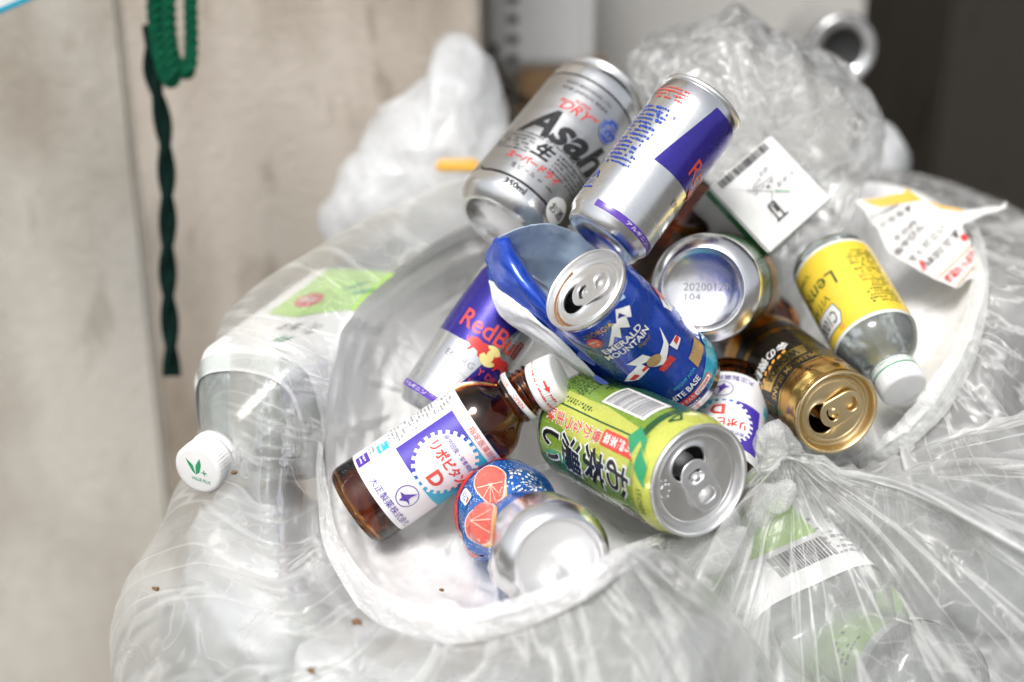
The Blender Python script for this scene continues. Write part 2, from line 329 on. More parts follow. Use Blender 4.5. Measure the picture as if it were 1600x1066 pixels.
def art_line(pts, wd):
    A = []
    for (x0, y0), (x1, y1) in zip(pts, pts[1:]):
        l = math.hypot(x1 - x0, y1 - y0) or 1; nx, ny = -(y1 - y0) / l * wd / 2, (x1 - x0) / l * wd / 2
        A.append(([(x0 + nx, y0 + ny), (x0 - nx, y0 - ny), (x1 - nx, y1 - ny), (x1 + nx, y1 + ny)], [(0, 1, 2, 3)]))
    return art_join(*A)
def art_ring(u, v, a, b, wd, n=40): return art_line([(u + a * math.cos(2 * math.pi * k / n), v + b * math.sin(2 * math.pi * k / n)) for k in range(n + 1)], wd)
def decal(name, parent, art, mat, fmap, layer=1, step=2.2, vstep=2.6, uvbox=None):
    if name in ('fine_print', 'segment_lines', 'ice_print'): step = vstep = None
    V, F = art; bm = bmesh.new(); bv = [bm.verts.new((x, y, 0)) for x, y in V]
    for f in F:
        try: bm.faces.new([bv[i] for i in f])
        except ValueError: pass
    us = [x for x, y in V]; vs_ = [y for x, y in V]
    for ax, st, lo, hi in ((0, step, min(us), max(us)), (1, vstep, min(vs_), max(vs_))):
        if not st: continue
        k = math.ceil(lo / st + 1e-6)
        while k * st < hi - 1e-6:
            co = [0, 0, 0]; no = [0, 0, 0]; co[ax] = k * st; no[ax] = 1
            bmesh.ops.bisect_plane(bm, geom=bm.verts[:] + bm.edges[:] + bm.faces[:], plane_co=co, plane_no=no, dist=1e-5); k += 1
    flat = [(x.co.x, x.co.y) for x in bm.verts]
    for x in bm.verts: x.co = fmap(x.co.x, x.co.y, layer)
    me = bpy.data.meshes.new(name); bm.to_mesh(me); bm.free()
    if uvbox: set_uv(me, [((a - uvbox[0]) / uvbox[2], (b - uvbox[1]) / uvbox[2]) for a, b in flat])
    return link(name, me, mat, parent)
def wrap(rf, deform=None, t=0.00016):
    def f(u, v, layer):
        z = v / 1000; r0 = rf(z); a = u / 1000 / wrap_r.get(id(rf), r0); r = r0 + t * layer
        p = (r * math.cos(a), r * math.sin(a), z)
        return deform(p, t * layer) if deform else p
    return f
wrap_r = {}

# ------------------------------------------------------------------ cans
def can_prof(R, H, rn, rb):
    """body side only: from the foot ring to the seam under the lid rim"""
    return densify(mm([(rb, 0.4), (rb + 1.6, 1.2), (R - 2.6, 5.2), (R - 0.7, 7.6), (R, 10.0), (R, H - 13), (R - 0.5, H - 10.5), (rn + 0.6, H - 4.2), (rn, H - 3)]), 0.0035)
def base_prof(rb, depth): return mm([(0, depth), (rb * 0.35, depth * 0.94), (rb * 0.62, depth * 0.76), (rb * 0.82, depth * 0.46), (rb - 2.6, 2.0), (rb - 1.6, 0.5), (rb - 0.9, 0.0), (rb - 0.2, 0.12), (rb, 0.4)])
def ell_loop(cx, cy_, a, b, z, n, rot): 
    c, s = math.cos(rot), math.sin(rot)
    return [(cx + a * math.cos(2 * math.pi * k / n) * c - b * math.sin(2 * math.pi * k / n) * s, cy_ + a * math.cos(2 * math.pi * k / n) * s + b * math.sin(2 * math.pi * k / n) * c, z) for k in range(n)]
def bridge(loops, closed_last=False):
    V = [p for l in loops for p in l]; n = len(loops[0]); F = []
    for i in range(len(loops) - 1):
        for k in range(n): F.append((i * n + k, i * n + (k + 1) % n, (i + 1) * n + (k + 1) % n, (i + 1) * n + k))
    if closed_last: F.append(tuple(range((len(loops) - 1) * n, len(loops) * n)))
    return V, F
def curve_plate(outer, holes, thick, bevel):
    """solid rounded plate from 2D loops (metres)"""
    c = bpy.data.curves.new('c', 'CURVE'); c.dimensions = '2D'; c.fill_mode = 'BOTH'; c.extrude = thick; c.bevel_depth = bevel; c.bevel_resolution = 2
    for l in (outer, *holes):
        s = c.splines.new('POLY'); s.points.add(len(l) - 1); s.use_cyclic_u = True
        for q, (x, y) in zip(s.points, l): q.co = (x, y, 0, 1)
    o = bpy.data.objects.new('c', c); COL.objects.link(o); bpy.context.view_layer.update()
    me = bpy.data.meshes.new_from_object(o.evaluated_get(bpy.context.evaluated_depsgraph_get()))
    bpy.data.objects.remove(o); bpy.data.curves.remove(c); return me
def rrect(cx, cy_, w_, h, r, n=8):
    pts = []
    for sx, sy, a0 in ((1, 1, 0), (-1, 1, 90), (-1, -1, 180), (1, -1, 270)):
        for k in range(n + 1):
            a = math.radians(a0 + 90 * k / n); pts.append((cx + sx * (w_ / 2 - r) + r * math.cos(a), cy_ + sy * (h / 2 - r) + r * math.sin(a)))
    return pts
def lid(parent, H, rn, ang, mat, oa=10.5, ob=8.2, off=9.0, opened=True, tab_tilt=6, stain=False, drops=0):
    """rim, countersunk panel with a real drinking hole, rivet and pull tab; ang = direction of the hole"""
    z = H / 1000; r = rn / 1000
    L = part('lid', lathe(mm([(rn, H - 3), (rn + 0.9, H - 2.4), (rn + 1.1, H - 0.8), (rn + 0.6, H), (rn - 0.3, H - 0.1), (rn - 0.9, H - 1.0), (rn - 1.5, H - 3.2), (rn - 2.0, H - 5.6), (rn - 2.9, H - 6.3), (rn - 3.7, H - 5.8), (rn - 4.1, H - 4.7), (rn - 4.6, H - 4.3)]), 80), mat, parent)
    zp = (H - 4.3) / 1000; rp = (rn - 4.6) / 1000; n = 64; c, s = math.cos(ang), math.sin(ang)
    cx, cy_ = off / 1000 * c, off / 1000 * s; a, b = oa / 1000, ob / 1000
    out = []
    for k in range(n):       # outer circle sampled so that the points fan out from the hole's centre
        t = 2 * math.pi * k / n + ang; dx, dy = math.cos(t), math.sin(t); q = cx * dx + cy_ * dy
        d = -q + math.sqrt(q * q - (cx * cx + cy_ * cy_ - rp * rp)); out.append((cx + d * dx, cy_ + d * dy, zp))
    loops = [out]
    for k, z_ in ((0.55, 0.0), (0.12, 0.0), (0.10, 0.0002), (0.04, 0.00055), (-0.02, 0.0005), (-0.06, 0.0), (-0.06, -0.0012)):
        e = ell_loop(cx, cy_, b, a, 0, n, ang)   # long axis across the hole direction
        e = [(x, y, zp) for x, y, _ in ell_loop(cx, cy_, b, a, 0, n, ang)]
        loops.append([((1 - max(k, 0)) * p[0] + max(k, 0) * o_[0] + (min(k, 0)) * (p[0] - cx), (1 - max(k, 0)) * p[1] + max(k, 0) * o_[1] + (min(k, 0)) * (p[1] - cy_), zp + z_) for p, o_ in zip(e, out)])
    part('panel', bridge(loops), mat, L)
    # pressed-in flap below the hole
    fl = part('hole_flap', lathe(mm([(0, 0), (ob * 0.8, 0), (ob * 0.83, 0.4)]), 32), mat, L)
    fl.location = (cx * 0.7, cy_ * 0.7, zp - 0.009); fl.rotation_euler = (0, math.radians(62), ang)
    # tab
    T = 0.0285 if rn > 26 else 0.0255
    me = curve_plate(rrect(0, 0, T, 0.0168, 0.0076), [rrect(-0.0058, 0, 0.0074, 0.0104, 0.0036), rrect(0.0064, 0, 0.0084, 0.0112, 0.0038)], 0.00035, 0.00055)
    tb = link('pull_tab', me, mat, L); tb.location = (-0.0035 * c, -0.0035 * s, zp + 0.0021); tb.rotation_euler = (0, math.radians(-tab_tilt), ang + math.pi)
    tg = part('rivet', lathe(mm([(4.2, 0.0), (3.4, 0.5), (2.6, 0.5), (2.4, 1.3), (1.6, 1.7), (0, 1.8)]), 28), mat, L); tg.location = (0, 0, zp + 0.0005)
    # raised bead round the deep panel
    part('panel_bead', lathe(mm([(rn - 6.6, H - 4.28), (rn - 6.2, H - 3.85), (rn - 5.7, H - 3.8), (rn - 5.3, H - 4.28)]), 64), mat, L)
    if stain:                                    # dried drink left in the groove on the hole side
        V, F = [], []
        for k in range(41):
            a_ = ang + (k - 20) / 20 * 1.15; wv = 0.35 + 0.65 * math.sin(math.pi * k / 40)
            for (r_, z_) in ((rn - 1.75, H - 4.0 - 0.3), (rn - 2.15, H - 5.75), (rn - 2.9, H - 6.15), (rn - 2.9 - 0.9 * wv, H - 5.6)): V.append((r_ / 1000 * math.cos(a_), r_ / 1000 * math.sin(a_), z_ / 1000))
        for k in range(40):
            for q in range(3): F.append((k * 4 + q, k * 4 + q + 1, k * 4 + q + 5, k * 4 + q + 4))
        part('drink_stain', (V, F), 'coffee', L)
    for k in range(drops):
        a_ = ang + 1.2 + random.uniform(-.5, .5); r_ = (rn - 8 + random.uniform(-5, 1.5)) / 1000; rr = random.uniform(.0004, .0009)
        dp = part('droplet', lathe([(rr, 0), (rr * .8, rr * .45), (rr * .4, rr * .62), (0, rr * .66)], 12), mat, L); dp.location = (r_ * math.cos(a_), r_ * math.sin(a_), zp)
    return L
def lid_angle(fr, H, px, py):
    A, x, y, z = fr; o = CAM - A; r = ray(px, py); t = (H - o @ z) / (r @ z); q = o + t * r
    return math.atan2(q @ y, q @ x)
def make_can(name, label, p1, p2, H, R, far, rn, rb, body_mat, deform=None, depth=10.0, base_mat='aluminium', group=None, size=1.0):
    fr = axis_frame(p1, p2, H / 1000 * size, far)
    t = thing(name, label, 'can', frame_matrix(*fr) @ Matrix.Scale(size, 4), group)
    pr = can_prof(R, H, rn, rb); rf = rad_of(pr); wrap_r[id(rf)] = R / 1000
    part('body', lathe(pr, 160, (lambda v: deform(v, 0)) if deform else None), body_mat, t)
    part('base', lathe(base_prof(rb, depth), 72, (lambda v: deform(v, 0)) if deform else None), base_mat, t)
    return t, fr, wrap(rf, deform), rf
def dents(spots):
    """spots: (u angle, v mm, radius mm, depth mm)"""
    def f(p, off=0.0):
        x, y, z = p; a = math.atan2(y, x); r = math.hypot(x, y)
        d = 0.0
        for (a0, v0, rr, dp) in spots:
            da = math.atan2(math.sin(a - a0), math.cos(a - a0)) * r * 1000; q = (da * da + (z * 1000 - v0) ** 2) / rr ** 2
            d += dp / 1000 * math.exp(-q * 1.6)
        k = 1 - d / max(r, 1e-4) if r > 0.015 else 1
        return (x * k, y * k, z)
    return f

# ------------------------------------------------------------------ the setting: ground and walls
def box(name, lo, hi, mat, parent=None, bev=0.003):
    bm = bmesh.new(); bmesh.ops.create_cube(bm, size=1)
    for v in bm.verts: v.co = Vector([(lo[i] + hi[i]) / 2 + v.co[i] * (hi[i] - lo[i]) for i in range(3)])
    if bev: bmesh.ops.bevel(bm, geom=bm.edges[:], offset=bev, segments=2, affect='EDGES')
    me = bpy.data.meshes.new(name); bm.to_mesh(me); bm.free()
    return link(name, me, mat, parent, smooth=False)
def X_at(px, y):                                # world x where the photograph's column meets the plane y
    return y / ray(px, 300)[1] * ray(px, 300)[0]
wall_mat('plaster_grey', (0.56, 0.53, 0.475), (0.30, 0.26, 0.205), 0.7, 3.0)
wall_mat('plaster_beige', (0.55, 0.495, 0.43), (0.22, 0.175, 0.125), 0.8, 2.6)
wall_mat('panel_pale', (0.72, 0.71, 0.68), (0.45, 0.43, 0.40), 0.3, 2.0)
wall_mat('pillar_stone', (0.40, 0.38, 0.34), (0.25, 0.23, 0.2), 0.4, 3.0)
wall_mat('shaded_stone', (0.040, 0.035, 0.029), (0.009, 0.008, 0.006), 0.6, 2.0, .05)  # near-black colour stands in for the deep shade on this wall
wall_mat('ground_concrete', (0.13, 0.122, 0.11), (0.06, 0.055, 0.05), 0.6, 1.5)
g = link('ground', mesh_of('ground', [(-30, -30, .22), (30, -30, .22), (30, 30, .22), (-30, 30, .22)], [(0, 1, 2, 3)]), 'ground_concrete', smooth=False)
tag(g, None, None, kind='structure')
XL = X_at(205, 1.16)
def wall(name, lo, hi, mat, label, bev=0.004): return tag(box(name, lo, hi, mat, bev=bev), label, 'wall')
wall('plaster_wall', (-1.6, 1.180, .20), (XL, 1.5, 1.9), 'plaster_grey', 'pale grey scratched plaster wall end at the left edge of the photo', bev=0.004)
wall('plaster_wall', (XL - 0.05, 1.186, .20), (X_at(752, 1.2), 1.62, 1.9), 'plaster_beige', 'stained beige plaster wall behind the green rope')
wall('panel_wall', (X_at(700, 1.62), 1.6205, .20), (X_at(1425, 1.5), 1.75, 1.9), 'panel_pale', 'pale smooth panel wall behind the small clear bag')
wall('stone_pillar', (X_at(1395, 1.45), 1.45, .20), (X_at(1452, 1.45), 1.75, 1.9), 'pillar_stone', 'grey stone pillar edge beside the shaded wall')
wall('shaded_wall', (X_at(1454, 1.3), 1.30, .20), (1.6, 1.8, 1.9), 'shaded_stone', 'wall at the upper right, its shade painted as a very dark brown')

# sign plate in the top left corner
A, B = P(-160, 92, .97), P(62, -4, .97)
e = (B - A) / np.linalg.norm(B - A); n = np.array([0, -1., 0]); f = np.cross(n, e); f *= np.sign(f[2])
st = thing('sign_plate', 'white sign plate with a blue border in the top left corner', 'sign', frame_matrix(A, e, f, np.cross(e, f)))
L = float(np.linalg.norm(B - A))
box('plate', (0, 0, -.003), (L, .14, 0), 'box_white', st, 0.0008); s2 = 1 if np.cross(e, f)[1] < 0 else -1
box('border', (0, .0006, .0002 * s2), (L, .0042, .0008 * s2), 'teal', st, 0.0001)

# ------------------------------------------------------------------ green rope hanging on the wall
def rope(name, parent, pts, rad, mat, strands=3, pitch=0.022, sub=14, n=220, fat=0.56):
    pts = crom(pts, n, False); T = np.gradient(pts, axis=0); T /= np.linalg.norm(T, axis=1)[:, None]
    ref = np.array([0, 1., 0.2]); U = np.cross(T, ref); U /= np.linalg.norm(U, axis=1)[:, None]; W = np.cross(T, U)
    s = np.concatenate([[0], np.cumsum(np.linalg.norm(np.diff(pts, axis=0), axis=1))])
    for k in range(strands):
        ph = 2 * math.pi * (s / pitch + k / strands); c = pts + (U * np.cos(ph)[:, None] + W * np.sin(ph)[:, None]) * rad * (1 - fat) * 1.15
        V, F = [], []
        for i in range(n):
            for j in range(sub):
                a = 2 * math.pi * j / sub; V.append(c[i] + (U[i] * math.cos(a) + W[i] * math.sin(a)) * rad * fat)
        for i in range(n - 1):
            for j in range(sub): F.append((i * sub + j, i * sub + (j + 1) % sub, (i + 1) * sub + (j + 1) % sub, (i + 1) * sub + j))
        F += [tuple(range(sub))[::-1], tuple(range((n - 1) * sub, n * sub))]
        part(name, (V, F), mat, parent)
rp = thing('rope', 'green twisted rope hanging in a loop with one long dark tail', 'rope', Matrix())
D = 1.035
rope('strand', rp, [P(*q) for q in ((240, -120, D), (240, -30, D), (243, 40, D), (252, 95, D - .004), (262, 122, D - .006), (270, 118, D - .008), (265, 60, D - .004), (262, -40, D), (262, -120, D))], 0.0056, 'rope_bright')
rope('strand', rp, [P(*q) for q in ((297, -120, D), (298, 0, D), (299, 70, D), (296, 108, D - .003), (286, 112, D - .005), (276, 96, D - .002), (266, 66, D), (256, -20, D + .004), (256, -120, D + .004))], 0.0050, 'rope_bright')
rope('tail', rp, [P(*q) for q in ((236, 40, D + .010), (238, 110, D + .010), (250, 165, D + .010), (258, 225, D + .010), (262, 330, D + .010), (262, 430, D + .010), (266, 520, D + .010), (268, 575, D + .010), (268, 588, D + .010))], 0.0064, 'rope_dark', strands=2, pitch=0.074, fat=0.66)

# ------------------------------------------------------------------ film bags
def film_mesh(name, G, mat, parent=None, closed=True, fold=None, uvk=(1, 1)):
    S, T, _ = G.shape; V = G.reshape(-1, 3)
    F = []
    for i in range(S - 1):
        for j in range(T if closed else T - 1):
            j2 = (j + 1) % T; F.append((i * T + j, i * T + j2, (i + 1) * T + j2, (i + 1) * T + j))
    me = mesh_of(name, V, F)
    uv = np.stack([np.repeat(np.arange(T)[None, :] / T * uvk[0], S, 0), np.repeat(np.arange(S)[:, None] / S * uvk[1], T, 1)], -1).reshape(-1, 2)
    set_uv(me, uv); set_attr(me, np.zeros(S * T) if fold is None else fold.reshape(-1))
    return link(name, me, mat, parent)
def loft(ctrl, ns, nt_, closed=True):
    """ctrl[s][t] = (px, py, depth) points in the place; returns a smooth grid of points"""
    W_ = np.array([[P(*q) for q in row] for row in ctrl])
    a = np.stack([crom(W_[i], nt_, closed) for i in range(len(W_))]); return np.stack([crom(a[:, j], ns, False) for j in range(nt_)], 1)
def normals(G, closed=True):
    ds = np.gradient(G, axis=0)
    dt = (np.roll(G, -1, 1) - np.roll(G, 1, 1)) if closed else np.gradient(G, axis=1)
    n = np.cross(ds, dt); n /= np.linalg.norm(n, axis=2)[..., None] + 1e-12
    return n
def wrinkle(G, nfold, amp, seed, closed=True, smin=0.0, width=(0.002, 0.009), flip=1, lump=0.004, long=(0.25, 0.9), converge=None):
    rng = np.random.default_rng(seed); S, T, _ = G.shape
    s = np.linspace(0, 1, S)[:, None] * np.ones((1, T)); t = np.ones((S, 1)) * np.arange(T)[None, :] / T
    h = np.zeros((S, T)); fo = np.zeros((S, T))
    for _ in range(nfold):
        t0 = rng.random(); s0 = smin + (1 - smin) * rng.random() ** 1.4 * 0.8; ln = rng.uniform(*long); wd = rng.uniform(*width) ; hh = rng.uniform(0.2, 1.1) ** 2.2
        drift = rng.normal(0, 0.035); bend = rng.normal(0, 0.03)
        c = t0 + drift * (s - s0) + bend * (s - s0) ** 2; x = (t - c + 0.5) % 1 - 0.5 if closed else t - c
        wdv = wd * (0.5 + 1.3 * np.clip((s - s0) / ln, 0, 1)); q = x / wdv
        env = np.clip((s - s0) / 0.06, 0, 1) * np.clip((s0 + ln - s) / (0.5 * ln), 0, 1)
        prof = np.where(q > 0, np.exp(-q * 2.2), np.exp(q * 0.8)) - 0.35 * np.exp(-(q - 1.6) ** 2)
        h += hh * env * prof; fo += hh * env * np.exp(-q * q * 1.4)
    N = normals(G, closed)
    L = fbm(s * 7 + seed, t * 16 + 3, seed, 3) - 0.44
    if closed: 
        b = np.clip(1 - np.minimum(t, 1 - t) * 20, 0, 1); L = L * (1 - b)
    G2 = G + flip * N * (amp * h + lump * 2 * L)[..., None]
    return G2, np.clip(fo, 0, 1.6)

# big front bag: the mouth gapes towards the camera, film runs outwards and down from its rim.
# columns go round the mouth: left-up, left, left-low ... bottom ... right ... top
RIM = [(560, 470, .88), (512, 610, .84), (505, 760, .855), (535, 895, .81), (640, 965, .735), (770, 972, .705), (905, 925, .690), (1005, 855, .715), (1110, 880, .80), (1200, 760, .86), (1240, 560, .95), (1150, 400, 1.0), (960, 330, 1.0), (760, 345, .96)]
INN = [(640, 520, .92), (605, 620, .90), (600, 740, .882), (625, 840, .842), (690, 890, .815), (780, 915, .785), (880, 890, .80), (960, 840, .82), (1050, 830, .86), (1120, 760, .90), (1130, 600, .97), (1050, 460, 1.01), (930, 420, 1.02), (780, 430, 1.0)]
DEEP = [(800 + (x - 800) * .35, 660 + (y - 660) * .35, max(d, .87) + .02) for x, y, d in INN]
O1 = [(455, 432, .885), (425, 575, .808), (425, 780, .785), (455, 945, .735), (570, 1045, .70), (760, 1060, .675), (960, 1010, .665), (1090, 930, .70), (1150, 920, .79), (1260, 800, .88), (1330, 560, 1.0), (1230, 300, 1.06), (960, 240, 1.05), (735, 272, 1.0)]
O2 = [(385, 466, .945), (338, 575, .885), (318, 760, .835), (290, 915, .77), (450, 1130, .70), (740, 1160, .665), (1000, 1130, .655), (1160, 1060, .70), (1250, 1000, .80), (1340, 850, .92), (1400, 560, 1.08), (1260, 330, 1.12), (960, 280, 1.10), (700, 305, 1.05)]
O3 = [(392, 560, 1.03), (340, 680, .98), (250, 850, .90), (172, 1020, .84), (330, 1300, .76), (700, 1360, .70), (1020, 1330, .69), (1230, 1250, .73), (1350, 1150, .82), (1400, 950, .95), (1420, 660, 1.08), (1260, 480, 1.12), (960, 420, 1.12), (640, 400, 1.09)]
O4 = [(480, 800, 1.08), (400, 900, 1.06), (320, 1100, 1.02), (230, 1320, .95), (330, 1560, .88), (700, 1600, .82), (1020, 1600, .80), (1250, 1500, .84), (1350, 1350, .92), (1350, 1100, 1.0), (1300, 800, 1.06), (1150, 700, 1.08), (960, 650, 1.1), (700, 640, 1.1)]
bagA = thing('rubbish_bag', 'large translucent white rubbish bag gaping open in front, cans spilling from its mouth', 'rubbish bag', Matrix())
O5 = [(x, y + 420, d) for x, y, d in O4]
G = loft([RIM, O1, O2, O3, O4, O5], 170, 460); G, fo = wrinkle(G, 120, 0.0034, 3, flip=-1, lump=0.004, width=(0.0008, 0.006))
q0, q1 = P(330, 700, .82), P(600, 490, .95); ab = q1 - q0; tt = np.clip(((G - q0) @ ab) / (ab @ ab), 0, 1); dist = np.linalg.norm(G - (q0 + tt[..., None] * ab), axis=2)
fo = fo * 0.8 - 1.15 * np.clip((.085 - dist) / .02, 0, 1)          # the film is stretched thin and clear over the big bottle
film_mesh('outer_film', G, 'bag_film', bagA, fold=fo)
G0 = loft([DEEP, INN, RIM], 70, 380); G0, fo = wrinkle(G0, 70, 0.003, 4, flip=1, lump=0.005)
film_mesh('inner_film', G0[:-3], 'bag_film_inner', bagA, fold=fo[:-3])
# rolled hem of the mouth (left, bottom and lower right, where it shows)
def hem(name, parent, pts, wid, mat, n=200, seed=0, turns=1.0, thick=0.16):
    c = crom([P(*q) for q in pts], n, False); T = np.gradient(c, axis=0); T /= np.linalg.norm(T, axis=1)[:, None]
    V = CAM - c; V /= np.linalg.norm(V, axis=1)[:, None]; Sd = np.cross(T, V); Sd /= np.linalg.norm(Sd, axis=1)[:, None]; Nn = np.cross(Sd, T)
    m = 22; G = np.zeros((n, m, 3)); wv = np.interp(np.linspace(0, 1, n), np.linspace(0, 1, len(wid)), wid); s = np.linspace(0, 1, n)
    for j in range(m):                                   # a folded-over ribbon of film, curling away at both edges
        q = 2 * j / (m - 1) - 1; k = 1 + 0.5 * (fbm(s * 16 + seed, np.full(n, 3.3 if q > 0 else 7.7), seed, 3) - 0.45)
        z = (1 - q * q) * wv * thick * 1.4 + 0.0035 * (fbm(s * 40 + seed * 3, np.full(n, q * 1.6 + 5), seed + 4, 3) - 0.45)
        G[:, j] = c + Sd * (q * wv * k)[:, None] + Nn * z[:, None]
    return film_mesh(name, G, mat, parent, closed=False, fold=np.full((n, m), 0.25) * (0.4 + fbm(np.linspace(0, 1, n)[:, None] * 9, np.linspace(0, 1, m)[None, :] * 5, 3, 3)))
hem('hem', bagA, [(500, 690, .852), (503, 760, .848), (524, 860, .81), (590, 945, .745), (700, 978, .705), (800, 962, .690), (910, 915, .680), (975, 872, .70), (1030, 846, .755), (1075, 830, .83)],
    [.001, .003, .0052, .0075, .0085, .0075, .0065, .0055, .004, .0015], 'bag_film_rim', seed=2)

# bag behind on the right, its mouth holds the gold can and the yellow bottle
RIMB = [(1532, 400, .93), (1528, 500, .89), (1480, 600, .865), (1400, 690, .86), (1300, 738, .88), (1210, 690, .87), (1150, 560, .95), (1180, 380, 1.02), (1290, 285, 1.08), (1440, 300, 1.04)]
INB = [(1480, 420, .97), (1470, 510, .94), (1420, 590, .92), (1360, 640, .91), (1300, 650, .92), (1240, 620, .95), (1210, 540, .98), (1230, 430, 1.03), (1310, 370, 1.06), (1410, 370, 1.03)]
DPB = [(1340 + (x - 1340) * .3, 520 + (y - 520) * .3, d + .015) for x, y, d in INB]
B1 = [(1600, 420, .93), (1590, 540, .88), (1540, 690, .84), (1420, 800, .83), (1290, 820, .86), (1180, 760, .92), (1110, 560, 1.02), (1150, 330, 1.1), (1280, 262, 1.13), (1470, 290, 1.10)]
B2 = [(1720, 440, .97), (1720, 620, .92), (1640, 850, .90), (1450, 980, .90), (1280, 960, .93), (1130, 860, 1.0), (1050, 560, 1.1), (1130, 380, 1.18), (1280, 300, 1.22), (1540, 318, 1.19)]
B3 = [(1800, 700, 1.05), (1800, 900, 1.0), (1680, 1150, .98), (1450, 1250, .98), (1260, 1200, 1.0), (1100, 1050, 1.06), (1050, 760, 1.14), (1130, 560, 1.22), (1300, 480, 1.26), (1600, 520, 1.22)]
bagB = thing('rubbish_bag', 'grey white rubbish bag behind on the right with a torn handwritten paper in its mouth', 'rubbish bag', Matrix())
G = loft([RIMB, B1, B2, B3], 110, 340); G, fo = wrinkle(G, 70, 0.003, 8, flip=-1, lump=0.004); film_mesh('outer_film', G, 'right_film', bagB, fold=fo)
G0 = loft([DPB, INB, RIMB], 70, 340); G0, fo = wrinkle(G0, 110, 0.0022, 9, lump=0.002, width=(0.001, 0.004)); film_mesh('inner_film', G0[:-2], 'bag_film_inner', bagB, fold=fo[:-2])
hem('hem', bagB, [(1505, 325, .99), (1530, 385, .93), (1528, 470, .895), (1500, 565, .865), (1450, 640, .85), (1400, 690, .85), (1340, 725, .868)], [.002, .0035, .006, .0085, .009, .007, .004], 'bag_film', seed=5)

# knotted bag, lower right: film gathers into the knot and fans out from it
KN = (1236, 712, .80)
def ringk(rad, dd, sq=1.0, sh=(0, 0)):
    out = []
    for k in range(14):
        a = 2 * math.pi * k / 14; out.append((KN[0] + sh[0] + rad * math.cos(a), KN[1] + sh[1] + rad * sq * math.sin(a), KN[2] + dd + (.05 if math.sin(a) < -.3 else 0) * min(1, rad / 150)))
    return out
CTR = [ringk(7, -.012), ringk(20, -.016, .9), ringk(60, -.020, .9, (15, 12)), ringk(150, -.035, .85, (40, 40)), ringk(270, -.052, .9, (70, 100)), ringk(400, -.045, .95, (100, 170)), ringk(520, .01, 1, (130, 260)), ringk(560, .10, 1, (140, 360)), ringk(470, .19, 1, (140, 460))]
for k in range(len(CTR)):                      # keep the upper side of the bag low, under the cans
    for j in range(14):
        x, y, d = CTR[k][j]; lim = 738 - max(0, (x - 1400)) * 0.45 + max(0, 1190 - x) * 1.5
        if k >= 2 and y < lim: CTR[k][j] = (x, lim - (lim - y) * 0.06, d + (lim - y) * 0.00045)
bagC = thing('rubbish_bag', 'knotted clear white rubbish bag at the lower right, folds fanning out from its knot', 'rubbish bag', Matrix())
G = loft(CTR, 190, 460); G, fo = wrinkle(G, 62, 0.0045, 21, flip=-1, lump=0.012, width=(0.0005, 0.009), long=(0.12, 0.9))
film_mesh('film', G, 'knot_film', bagC, fold=fo)
# ruffled film tuft of the knot
def ruffle(name, parent, c, nrm_px, r0, r1, n, seed, mat, amp=0.007, span=2 * math.pi, a0=0.0, lean=0.5):
    c = P(*c); V = CAM - c; V /= np.linalg.norm(V); ex = np.cross(UP, V); ex /= np.linalg.norm(ex); ey = np.cross(V, ex)
    S, T = 36, 200; G = np.zeros((S, T, 3)); s = np.linspace(0, 1, S)[:, None]; t = np.linspace(0, 1, T, endpoint=False)[None, :]
    a = a0 + span * t; R = r0 + (r1 - r0) * s * (0.75 + 0.5 * fbm(t * 9 + seed, s * 0.3, seed, 3))
    z = amp * s * np.sin(t * n * 6.283 + 3 * fbm(t * 6, s * 2, seed + 1, 2)) + 0.006 * (fbm(t * 20, s * 7, seed + 2, 3) - .45) * s + lean * R * 0.5
    G[:] = c + (ex * np.cos(a)[..., None] + ey * np.sin(a)[..., None]) * R[..., None] + V * z[..., None]
    return film_mesh(name, G, mat, parent, closed=abs(span - 2 * math.pi) < .01, fold=0.6 * (1 - s) * np.ones((1, T)), uvk=(.6, .3))
# small clear bag, crumpled round the drink carton
def blob(name, parent, outline, c, back, front, mat, seed, crumple, nth=150, nph=90):
    """closed crumpled bag: outline in the photograph's plane at depth c[2], bulging front and back by real metres"""
    cx, cy_, d = c; ang = np.array([math.atan2(y - cy_, x - cx) for x, y in outline]); rad = np.array([math.hypot(x - cx, y - cy_) for x, y in outline])
    o = np.argsort(ang); ang, rad = ang[o], rad[o]; ang = np.concatenate([ang - 2 * math.pi, ang, ang + 2 * math.pi]); rad = np.concatenate([rad] * 3)
    G = np.zeros((nph, nth, 3)); F = np.zeros((nph, nth)); V = (CAM - P(*c)); V /= np.linalg.norm(V)
    for i in range(nph):
        ph = math.pi * (i + .02) / (nph - 1 + .04)
        for j in range(nth):
            a = 2 * math.pi * j / nth - math.pi; r = np.interp(a, ang, rad) * math.sin(ph) ** 0.75
            q = P(cx + r * math.cos(a), cy_ + r * math.sin(a), d)
            G[i, j] = q + V * math.cos(ph) * (front if ph < math.pi / 2 else back)
    X, Y, Z = G[..., 0] * 34, G[..., 2] * 34, G[..., 1] * 34
    rg = 1 - np.abs(2 * fbm(X * .8 + Z * .4, Y * .8 - Z * .3, seed, 3) / 0.94 - 1); rg2 = 1 - np.abs(2 * vnoise(X * 2.3 + Y, Y * 2.1 - Z, seed + 9) - 1)
    N = normals(G); h = (rg ** 2 - .4) * crumple + (rg2 ** 3 - .25) * crumple * 0.5
    cen = G.reshape(-1, 3).mean(0); sg = np.sign(((G - cen) * N).sum(-1)).mean(); G = G + N * h[..., None] * (1 if sg > 0 else -1)
    F = np.clip(rg ** 6 * 1.1, 0, 1)
    return film_mesh(name, G, mat, parent, fold=F, uvk=(4, 2))
blob('knot_tuft', bagC, [(1178, 694), (1189, 673), (1207, 662), (1226, 666), (1239, 682), (1248, 702), (1244, 727), (1232, 745), (1207, 748), (1189, 738), (1182, 716)], (1212, 706, .790), .006, .008, 'knot_film', 41, .005, 120, 60)
